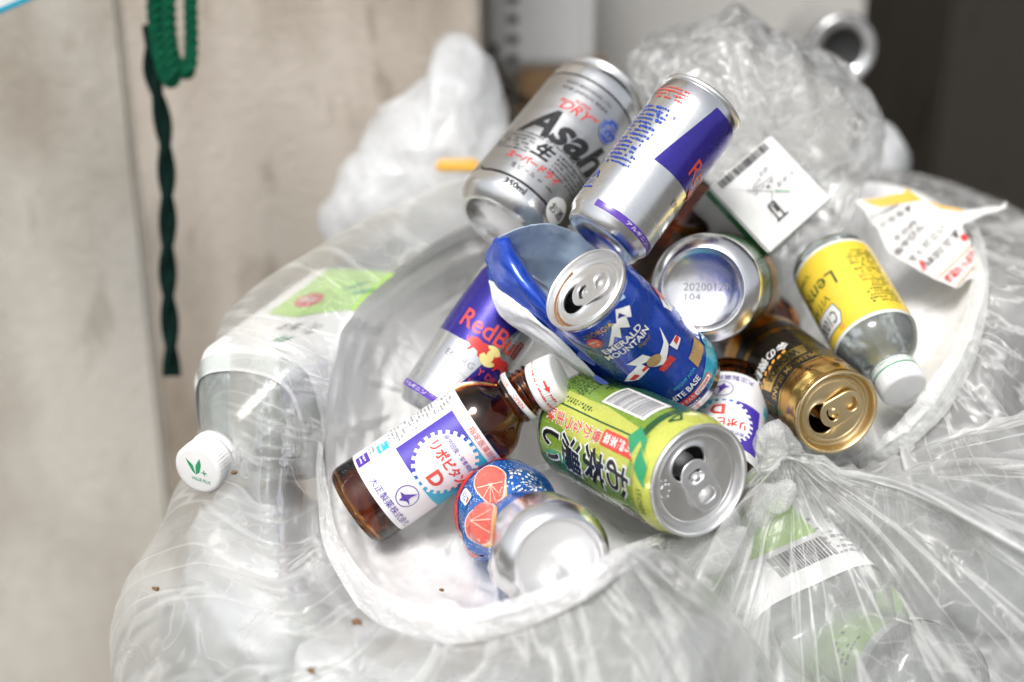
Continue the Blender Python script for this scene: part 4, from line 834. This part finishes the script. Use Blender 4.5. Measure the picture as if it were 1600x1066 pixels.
CWl = lambda u, v, l: (.0146 * math.cos(u / 14.4), .0146 * math.sin(u / 14.4), v / 1000)
decal('fine_print', t, art_fine(0, 138, 40, 1.8, 1, .9), 'leaf_green', CWl, 1); decal('border_line', t, art_rect(0, 141.8, 90, 1.0), 'leaf_green', CWl, 1)
for k in range(2): decal('label_edge', t, art_rect(0, (46.5, 110.8)[k], 163, 2.6), 'white', W, 1)
decal('label', t, art_rect(0, 78.5, 163, 62.5), 'lemon_yellow', W, 2)
decal('lettering', t, art_text('Lemon', 21, 71.5, 39, 11, .005), 'dark_green', W, 3); decal('lettering', t, art_text('VITAMIN', 27, 82, 32, 5.6, 0), 'dark_green', W, 3)
decal('badge', t, art_poly([(9, 97), (11, 88), (30, 87), (36, 96), (30, 103), (12, 104)]), 'white', W, 3); decal('badge_edge', t, art_line([(9, 97), (11, 88), (30, 87), (36, 96), (30, 103), (12, 104), (9, 97)], .6), 'dark_green', W, 4); decal('lettering', t, art_text('C1000', 22, 96, 19, 9, .01), 'dark_grey', W, 4)
decal('lettering', t, art_text('Vitamin', 27, 57, 22, 4, 0), 'dark_green', W, 3); decal('badge', t, art_poly([(10, 105), (15, 105), (12.5, 109)]), 'peel', W, 4)
decal('fine_print', t, art_fine(-21, 66, 20, 22, 8, .8), 'dark_green', W, 3); decal('fine_print', t, art_fine(-21, 91, 20, 24, 9, .85), 'dark_green', W, 3); decal('fine_print', t, art_fine(-18, 79, 10, 3, 1, .9), 'peel', W, 3)

# ------------------------------------------------------------------ drink carton
c4 = [np.array(P(*q)) for q in ((1111, 294, .890), (1206, 207, .905), (1298, 314, .900), (1199, 397, .883))]
cen = sum(c4) / 4; ex = (c4[1] + c4[2] - c4[0] - c4[3]); ex /= np.linalg.norm(ex); ey = (c4[0] + c4[1] - c4[2] - c4[3]); ey -= ex * (ex @ ey); ey /= np.linalg.norm(ey); ez = np.cross(ex, ey)
wx = float(np.linalg.norm(c4[1] + c4[2] - c4[0] - c4[3]) / 4); wy = float(np.linalg.norm(c4[0] + c4[1] - c4[2] - c4[3]) / 4)
t = thing('drink_carton', 'white and green drink carton showing its folded square end with barcode', 'carton', frame_matrix(cen, ex, ey, ez))
box('body', (-wx, -wy, -.095), (wx, wy, 0), 'carton_white', t, .0012)
for pts, lift in (([(-wx, wy), (wx, wy)], .0030), ([(wx, wy), (wx, -wy)], .0022), ([(-wx, -wy), (-wx, wy)], .0026), ([(wx, -wy), (-wx, -wy)], .0036)):   # four folded ears of the end
    (xa, ya), (xb, yb) = pts; sx, sy = -(xa + xb) / 2 * .012, -(ya + yb) / 2 * .012
    V = [(xa * .985 + sx, ya * .985 + sy, .0006), (xb * .985 + sx, yb * .985 + sy, .0006), (-sx * 1.5, -sy * 1.5, lift)]; V += [(x, y, -.0004) for x, y, z in V]
    part('flap', (V, [(0, 1, 2), (3, 5, 4), (0, 3, 4, 1), (1, 4, 5, 2), (2, 5, 3, 0)]), 'carton_white', t, smooth=False)
FL = lambda u, v, l: (u / 1000, v / 1000, .0012 + .0034 * max(0, 1 - max(abs(u) / w1, abs(v) / h1)) + .00012 * l)
w1, h1 = wx * 1000, wy * 1000
decal('barcode', t, art_barcode(-1, h1 - 3.4, w1 * 1.5, 5.4, 34), 'dark_grey', FL, 1, None); decal('lettering', t, art_text('Tetra Pak', -1, h1 * .42, w1 * .8, 3.2, 0, 0, .25), 'grey_print', FL, 1, None); decal('fine_print', t, art_fine(0, h1 * .25, w1 * .7, 4, 2, .8), 'grey_print', FL, 1, None)
decal('triangle_mark', t, art_poly([(-1.6, h1 * .12), (1.6, h1 * .12), (0, h1 * .2)]), 'dark_grey', FL, 1, None)
decal('green_seam', t, art_poly([(1, -1.4), (9, -8), (9, -6.8), (1, 0)]), 'carton_green', FL, 3, None)
decal('glass_print', t, art_join(art_line([(-9, -16), (-9, -5), (-4, -5), (-4, -16)], 1.1), art_line([(-11, -16), (-1, -16)], 1), art_rect(-5.6, -9, 2.4, 5)), 'dark_grey', FL, 1, None)
decal('fine_print', t, art_fine(13, 1, 14, 3, 1, .8), 'grey_print', FL, 1, None)
SIDE = lambda sx, sy: (lambda u, v, l: ((u / 1000, -wy - .00012 * l, -v / 1000) if sy else (sx * (wx + .00012 * l), u / 1000, -v / 1000)))
decal('green_side', t, art_rect(0, 4.4, w1 * 2 - 1, 6.8), 'carton_green', SIDE(0, 1), 1, None); decal('green_side', t, art_rect(0, 5, h1 * 2 - 1, 8), 'carton_green', SIDE(-1, 0), 1, None); decal('green_side', t, art_rect(0, 4.4, h1 * 2 - 1, 6.8), 'carton_green', SIDE(1, 0), 1, None); decal('brown_side', t, art_rect(0, 14, h1 * 2 - 1, 11), 'dark_brown', SIDE(1, 0), 1, None)
decal('brown_side', t, art_rect(0, 40, w1 * 2 - 1, 60), 'dark_brown', SIDE(0, 1), 1, None)

# ------------------------------------------------------------------ torn blue pouch
def sheet(name, parent, ctrl, ns, nt_, mat, thick=.0003, seed=0, crump=.0008):
    G = loft(ctrl, ns, nt_, False); N = normals(G, False); S, T, _ = G.shape
    s = np.linspace(0, 1, S)[:, None] * np.ones((1, T)); tt = np.ones((S, 1)) * np.linspace(0, 1, T)[None]
    G = G + N * ((fbm(s * 5, tt * 5, seed, 4) - .45) * crump * 4)[..., None]
    o = film_mesh(name, G, mat, parent, closed=False); m = o.modifiers.new('thickness', 'SOLIDIFY'); m.thickness = thick; m.offset = 0
    return o
t = thing('foil_pouch', 'torn blue foil pouch showing its pale blue inside', 'pouch', Matrix())
sheet('back_panel', t, [[(778, 372, .822), (815, 357, .820), (858, 350, .826), (905, 366, .846), (960, 392, .842)], [(785, 400, .835), (820, 400, .838), (866, 398, .842), (912, 405, .85), (965, 420, .842)],
                        [(800, 440, .845), (835, 445, .855), (880, 448, .858), (925, 455, .85), (965, 470, .845)], [(815, 480, .84), (850, 490, .85), (895, 500, .855), (940, 510, .85), (975, 520, .845)]], 40, 50, 'foil_inside', seed=3)
pw = sheet('front_panel', t, [[(757, 398, .838), (773, 374, .828), (792, 366, .826), (800, 372, .838)], [(764, 425, .828), (786, 405, .812), (806, 402, .812), (822, 414, .832)], [(782, 458, .822), (808, 440, .806), (832, 440, .808), (850, 458, .830)],
                              [(815, 492, .820), (842, 478, .804), (866, 480, .808), (882, 496, .828)], [(858, 530, .82), (884, 520, .806), (908, 522, .81), (920, 538, .826)], [(905, 570, .825), (930, 560, .815), (952, 562, .818), (962, 578, .83)], [(960, 620, .835), (980, 606, .828), (998, 608, .83), (1005, 622, .838)]], 70, 30, 'foil_blue', seed=5)
sheet('white_strip', t, [[(764, 438, .830), (785, 446, .822), (806, 462, .818)], [(772, 478, .826), (806, 486, .815), (838, 498, .812)], [(796, 508, .824), (842, 516, .815), (876, 530, .812)], [(836, 532, .825), (884, 552, .816), (914, 570, .814)], [(880, 562, .83), (925, 588, .82), (952, 606, .818)], [(930, 605, .84), (965, 622, .832), (990, 640, .83)]], 60, 24, 'foil_white', seed=8)
sheet('side_flap', t, [[(757, 398, .842), (762, 420, .836), (766, 446, .833)], [(765, 412, .833), (775, 436, .826), (786, 466, .824)], [(778, 428, .826), (796, 452, .819), (812, 478, .818)]], 24, 24, 'foil_blue', seed=9)
for q in ([(905, 548), (935, 566), (928, 572), (900, 556)], [(930, 585), (958, 603), (952, 608), (926, 592)]):
    V = [P(x, y, .8085) for x, y in q]; part('blue_mark', (V, [(0, 1, 2, 3)]), 'print_blue', t)

# ------------------------------------------------------------------ big clear bottle inside the front bag
fr = axis_frame((308, 735, .812), (598, 492), .235, True)       # v runs from the cap into the bag
t = thing('plastic_bottle', 'large clear bottle with white and green label inside the bag, white cap poking out', 'bottle', frame_matrix(*fr))
SQ = math.radians(38)
def sq(a, z):
    k = min(1, max(0, (z - .030) / .05)); c, s = abs(math.cos(a - SQ)), abs(math.sin(a - SQ)); return 1 + k * ((c ** 5 + s ** 5) ** (-1 / 5) - 1)
pr = densify(mm([(12.5, 19), (13, 24), (17, 32), (26, 44), (35, 56), (42, 68), (43.5, 78), (43.5, 100), (42.5, 104), (43.5, 108), (43.5, 228), (38, 235), (0, 232)]), .004)
part('body', lathe(pr, 96, None, sq), 'pet_grey', t)
cp = part('cap', cap_mesh(15.2, 15, 50), 'cap_white', t); cp.rotation_euler = (math.pi, 0, 0); cp.location = (0, 0, .015)
part('cap_ring', lathe(mm([(13, 15.6), (15.2, 15.8), (15.6, 17), (15.4, 20.6), (14, 21)]), 64), 'cap_white', t)
exx = np.array([RT @ fr[1], RT @ fr[2]]); exx /= np.linalg.norm(exx); eyy = np.array([UP @ fr[1], UP @ fr[2]]); eyy -= exx * (exx @ eyy); eyy /= np.linalg.norm(eyy)
CT = lambda u, v, l: (*(exx * u / 1000 + eyy * v / 1000), -.00012 * l)
for pts in ([(-7, 7), (-2.6, 3), (-1, -3), (-3.4, -1), (-6, 4)], [(-1, -3), (-.8, 3), (2.4, 8), (3, 4), (1.6, -1)]): decal('leaf_emblem', t, art_poly(pts), 'leaf_green', CT, 1, None)
decal('plus_mark', t, art_join(art_rect(4.6, -1, 3.6, .7), art_rect(4.6, -1, .7, 3.6)), 'leaf_green', CT, 1, None); decal('lettering', t, art_text('VALUE PLUS', 2, -6, 12.6, 2.2, .01, 0, -.12), 'leaf_green', CT, 1, None)
def BW(u, v, l): a = u / 52; z = v / 1000; r = float(np.interp(z, [.06, .07, .078, .3], [.0365, .0420, .0437, .0437])) * sq(a, z) + .0004 * l; return (r * math.cos(a), r * math.sin(a), z)
decal('label', t, art_rect(0, 132, 300, 152), 'label_paper', BW, 1); decal('green_panel', t, art_poly([(-70, 126), (-46, 122), (-10, 146), (-10, 207), (-70, 207)]), 'light_green', BW, 2)
decal('badge', t, art_ell(-52, 150, 10, 12), 'red', BW, 3); decal('lettering', t, art_text('緑茶', -52, 150, 13, 9, .01), 'white', BW, 4)
decal('leaf_emblem', t, art_poly([(-38, 168), (-30, 176), (-24, 188), (-30, 184)]), 'leaf_green', BW, 3); decal('leaf_emblem', t, art_poly([(-28, 162), (-24, 172), (-14, 180), (-20, 168)]), 'leaf_green', BW, 3)
decal('leaf_emblem', t, art_poly([(-40, 82), (-38, 90), (-33, 96), (-36, 88)]), 'leaf_green', BW, 3); decal('leaf_emblem', t, art_poly([(-36, 82), (-33, 90), (-27, 94), (-32, 86)]), 'leaf_green', BW, 3); decal('lettering', t, art_text('お茶', -40, 108, 16, 12, 0, .2), 'dark_grey', BW, 2); decal('fine_print', t, art_fine(-24, 108, 8, 16, 6, .8), 'grey_print', BW, 2)
decal('dark_bar', t, art_rect(22, 168, 38, 7), 'dark_grey', BW, 2); decal('fine_print', t, art_fine(22, 188, 36, 26, 8, .8), 'grey_print', BW, 2); decal('fine_print', t, art_fine(22, 148, 36, 26, 8, .7), 'grey_print', BW, 2)

# ------------------------------------------------------------------ further bottles and packaging in the bags
def pet(label, p1, p2, L, R, far, roll, square, green, cap=True):
    fr = axis_frame(p1, p2, L, far); t = thing('plastic_bottle', label, 'bottle', frame_matrix(*fr), 'empty plastic bottles inside the bags'); r = R * 1000; h = L * 1000
    f = (lambda a, z: 1 + min(1, max(0, (h * .72 / 1000 - z) / .02)) * ((abs(math.cos(a - roll)) ** 5 + abs(math.sin(a - roll)) ** 5) ** -.2 - 1)) if square else (lambda a, z: 1)
    pr = [(0, 5), (r * .8, 1), (r * .95, 4), (r, 9)]
    for k in range(5): z0 = h * (.10 + .12 * k); pr += [(r, z0), (r * .965, z0 + 2), (r * .965, z0 + 4), (r, z0 + 6)]
    pr += [(r, h * .68), (r * .92, h * .75), (r * .6, h * .86), (14, h * .92), (12, h * .94), (12, h)]
    part('body', lathe(mm(pr), 64, None, f), 'pet_grey', t)
    if cap: part('cap', cap_mesh(15, 14, 40), 'cap_white', t).location = (0, 0, L - .004)
    if green:
        def BW(u, v, l): a = u / r; q = (r / 1000 + .0006 + .0003 * l) * f(a, v / 1000); return (q * math.cos(a), q * math.sin(a), v / 1000)
        decal('label', t, art_rect(0, h * .44, 2 * math.pi * r, h * .5), 'label_paper', BW, 1); return t, BW, r, h
    return t
t, BW, r, h = pet('plastic bottle with green and white label and barcode pressed against the knotted bag', (1335, 1055, .785), (1112, 800), .17, .042, True, .4, True, True)
decal('green_panel', t, art_rect(-4, h * .54, 84, h * .26), 'light_green', BW, 2); decal('barcode', t, art_barcode(22, h * .33, 34, 18, 26), 'dark_grey', BW, 2); decal('badge', t, art_ell(6, h * .66, 10, 7), 'red', BW, 3); decal('fine_print', t, art_fine(0, h * .52, 34, 4, 1, .9), 'dark_green', BW, 3); decal('fine_print', t, art_fine(48, h * .38, 22, 40, 8, .6), 'grey_print', BW, 2)
t, BW, r, h = pet('plastic bottle with bright green label at the bottom edge inside the knotted bag', (1480, 1085, .785), (1250, 1010), .14, .036, True, .2, False, True)
decal('green_panel', t, art_rect(0, h * .42, 120, h * .36), 'light_green', BW, 2); decal('fine_print', t, art_fine(0, h * .36, 40, 20, 4, .7), 'dark_grey', BW, 3); decal('brown_print', t, art_rect(-18, h * .5, 12, 16), 'brown', BW, 3)
pet('clear square bottle showing through the front bag below the white cap', (520, 1040, .89), (410, 850), .20, .036, True, .9, True, False, False)
pet('large clear bottle showing grey through the film below the green tea can', (1100, 990, .84), (860, 1090), .26, .042, True, .3, False, False, False)
pet('clear bottle lying deep in the right of the knotted bag', (1560, 920, .88), (1420, 790), .21, .036, True, .3, False, False)
pet('clear bottle lying low in the left of the front bag', (360, 1140, .93), (310, 920), .22, .036, True, .3, False, False, False)
cp = part('bottle_cap', cap_mesh(15, 14, 40), 'cap_white', None); cp.matrix_world = frame_matrix(*axis_frame((352, 600, .955), (331, 604), .0125, False)); tag(cp, 'small white bottle cap peeping out behind the large bottle shoulder', 'bottle cap')

# dark bottle and tin glimpsed in the gaps of the pile
def plain_bottle(label, p1, p2, L, R, far, mat):
    fr = axis_frame(p1, p2, L, far); t = thing('glass_bottle', label, 'bottle', frame_matrix(*fr)); r = R * 1000; h = L * 1000
    part('glass', lathe(densify(mm([(0, 2), (r - 3, 0), (r, 3), (r, h * .68), (r * .6, h * .82), (12, h * .86), (12, h), (10, h), (10, h * .86), (r * .55, h * .8), (r - 2, h * .67), (r - 2, 5), (0, 6)]), .006), 56), mat, t); return t
plain_bottle('dark brown glass bottle in the gap under the leaning energy drink can', (1075, 310, .93), (1000, 470), .12, .024, True, 'amber_glass')
plain_bottle('dark brown glass bottle in the gap below the silver can base', (1200, 500, .96), (1120, 610), .12, .024, True, 'amber_glass')

# ------------------------------------------------------------------ torn handwritten paper on the right bag
poly = [(1334, 312), (1375, 307), (1398, 303), (1412, 303), (1416, 293), (1432, 309), (1442, 317), (1470, 328), (1508, 332), (1530, 325), (1548, 318), (1566, 316), (1576, 306), (1574, 318), (1556, 327), (1536, 336), (1522, 346), (1503, 356), (1500, 364), (1513, 378), (1516, 386), (1532, 408), (1522, 420), (1526, 430), (1508, 440), (1500, 450), (1492, 454), (1462, 440), (1440, 425), (1418, 408), (1392, 390), (1384, 378), (1372, 352), (1358, 340), (1352, 328)]
pv = [P(1440, 370, .945)]; Cn = pv[0]; Z = -ray(1440, 370); Z = Z / np.linalg.norm(Z) * .80 + np.array([.1, 0, .62]); Z /= np.linalg.norm(Z); XX = np.cross(UP, Z); XX /= np.linalg.norm(XX); YY = np.cross(Z, XX)
t = thing('torn_paper', 'torn paper scrap with black handwriting and an orange edge on the right bag', 'paper', frame_matrix(Cn, XX, YY, Z))
def on_paper(px, py):
    r = ray(px, py); d = ((Cn - CAM) @ Z) / (r @ Z); q = CAM + d * r - Cn; return (q @ XX * 1000, q @ YY * 1000)
def PW(u, v, l): return (u / 1000, v / 1000, .0035 * math.sin(u * .07 + .6) + .0025 * math.sin(v * .09 + u * .03) + .0004 * l)
pp = decal('sheet', t, art_poly([on_paper(*q) for q in poly]), 'torn_paper', PW, 0, 4, 4)
pq = lambda name, pts, m, l=1: decal(name, t, art_poly([on_paper(*q) for q in pts]), m, PW, l, 4, 4)
pq('orange_edge', [(1346, 313), (1376, 308), (1399, 304), (1412, 304), (1416, 295), (1431, 310), (1440, 318), (1410, 320), (1376, 323)], 'paper_orange'); pq('orange_edge', [(1442, 318), (1470, 329), (1506, 333), (1500, 336), (1468, 334)], 'paper_orange')
pl = lambda name, a, b, wd, m, l=1: decal(name, t, art_line([on_paper(*a), on_paper(*b)], wd), m, PW, l, 4, 4)
pl('gold_line', (1464, 437), (1517, 386), 1.1, 'tan'); pl('gold_line', (1494, 450), (1530, 406), 1.1, 'tan'); pl('red_stroke', (1438, 406), (1445, 423), 2.4, 'red', 2); decal('red_dot', t, art_ell(*on_paper(1505, 376), 2.6, 2.6, 14), 'red', PW, 1)
def ptext(s_, a, b, h, m, bold=.01):
    (x0, y0), (x1, y1) = on_paper(*a), on_paper(*b); decal('lettering', t, art_text(s_, (x0 + x1) / 2, (y0 + y1) / 2, math.hypot(x1 - x0, y1 - y0), h, bold, 0, math.atan2(y1 - y0, x1 - x0)), m, PW, 2, 4, 4)
ptext('野菜たっぷり', (1478, 442), (1522, 396), 6.0, 'red', .03); ptext('でください', (1422, 407), (1472, 360), 5.6, 'black', .03); ptext('缶やびん', (1400, 392), (1440, 356), 5.4, 'black', .03); ptext('は別です', (1446, 414), (1497, 367), 5.6, 'black', .03); ptext('かならず', (1374, 350), (1424, 328), 5.0, 'black', .03); ptext('ゴミは分けて', (1360, 338), (1404, 323), 4.4, 'black', .03); ptext('その他', (1398, 372), (1430, 350), 4.6, 'dark_grey', .02)

# ------------------------------------------------------------------ things blurred in the background
bx = thing('plastic_box', 'white plastic box with a column of dark holes high behind the cans', 'box', frame_matrix(P(848, 20, 1.42), RT, np.array([0, 1., 0]), np.array([0, 0, 1.])))
k_ = 1.42 / FPX
box('body', (-80 * k_, 0, -95 * k_), (80 * k_, .10, .2), 'box_white', bx, .012)
for i in range(7): box('hole', (-55 * k_, -.002, (-72 + i * 31) * k_ - .005), (-39 * k_, .004, (-72 + i * 31) * k_ + .005), 'strap_black', bx, .0015)
cb = box('cardboard_box', tuple(P(905, 185, 1.46) - np.array([.062, 0, .03])), tuple(P(905, 185, 1.46) + np.array([.03, .08, .05])), 'cardboard', None, .003); tag(cb, 'brown cardboard box under the white plastic box', 'box')
stp = thing('strap', 'dark curved strap hanging beside the white plastic box', 'strap', Matrix()); rope('band', stp, [P(*q) for q in ((772, 70, 1.40), (770, 100, 1.40), (780, 128, 1.40), (800, 150, 1.40), (830, 160, 1.42))], .0045, 'strap_black', 2, .05)
yl = box('yellow_wrapper', tuple(P(715, 258, 1.05) - np.array([.016, .01, .003])), tuple(P(715, 258, 1.05) + np.array([.016, .01, .003])), 'paper_orange', None, .002); tag(yl, 'small yellow wrapper behind the silver beer can', 'wrapper')
t, fr, W, rf = make_can('drink_can', 'blurred silver can with a dark open end behind the small clear bag', (1268, 58, 1.42), (1318, 78), 115, 33, False, 30, 27, 'aluminium'); part('lid', lathe(mm([(30, 112), (31, 113), (31, 114.6), (29.6, 115), (22, 114), (20, 112)]), 64), 'aluminium', t); part('mouth', lathe(mm([(20, 112), (15, 108), (0, 106)]), 48), 'dark_inside', t)
pb = thing('white_bag', 'small pale crumpled bag tucked behind the clear bag on the right', 'plastic bag', Matrix()); blob('film', pb, [(1340, 230), (1370, 195), (1400, 215), (1415, 255), (1390, 290), (1345, 290)], (1375, 245, 1.22), .03, .03, 'white_film', 77, .006, 60, 36)

# specks of dirt on the film
for x, y, d, s_, lb in [(558, 972, .716, 6, 'brown torn flake of dirt stuck below the bag hem'), (243, 920, .765, 4, 'brown crumb of dirt on the far left side of the front bag'), (690, 922, .78, 3, 'tiny brown crumb of dirt inside the bag mouth'), (486, 1048, .70, 5, 'brown crumb of dirt at the bottom edge of the front bag'), (366, 738, .785, 3.4, 'brown crumb of dirt on the ring of the white cap')]:
    bm = bmesh.new(); bmesh.ops.create_icosphere(bm, subdivisions=2, radius=.0003 * s_)
    for v in bm.verts: v.co *= 0.6 + 0.8 * random.random(); v.co.x *= 1.5
    me = bpy.data.meshes.new('dirt_crumb'); bm.to_mesh(me); bm.free(); o = link('dirt_crumb', me, 'dirt'); o.location = P(x, y, d - .004); tag(o, lb, 'dirt', 'crumbs of dirt on the bags')
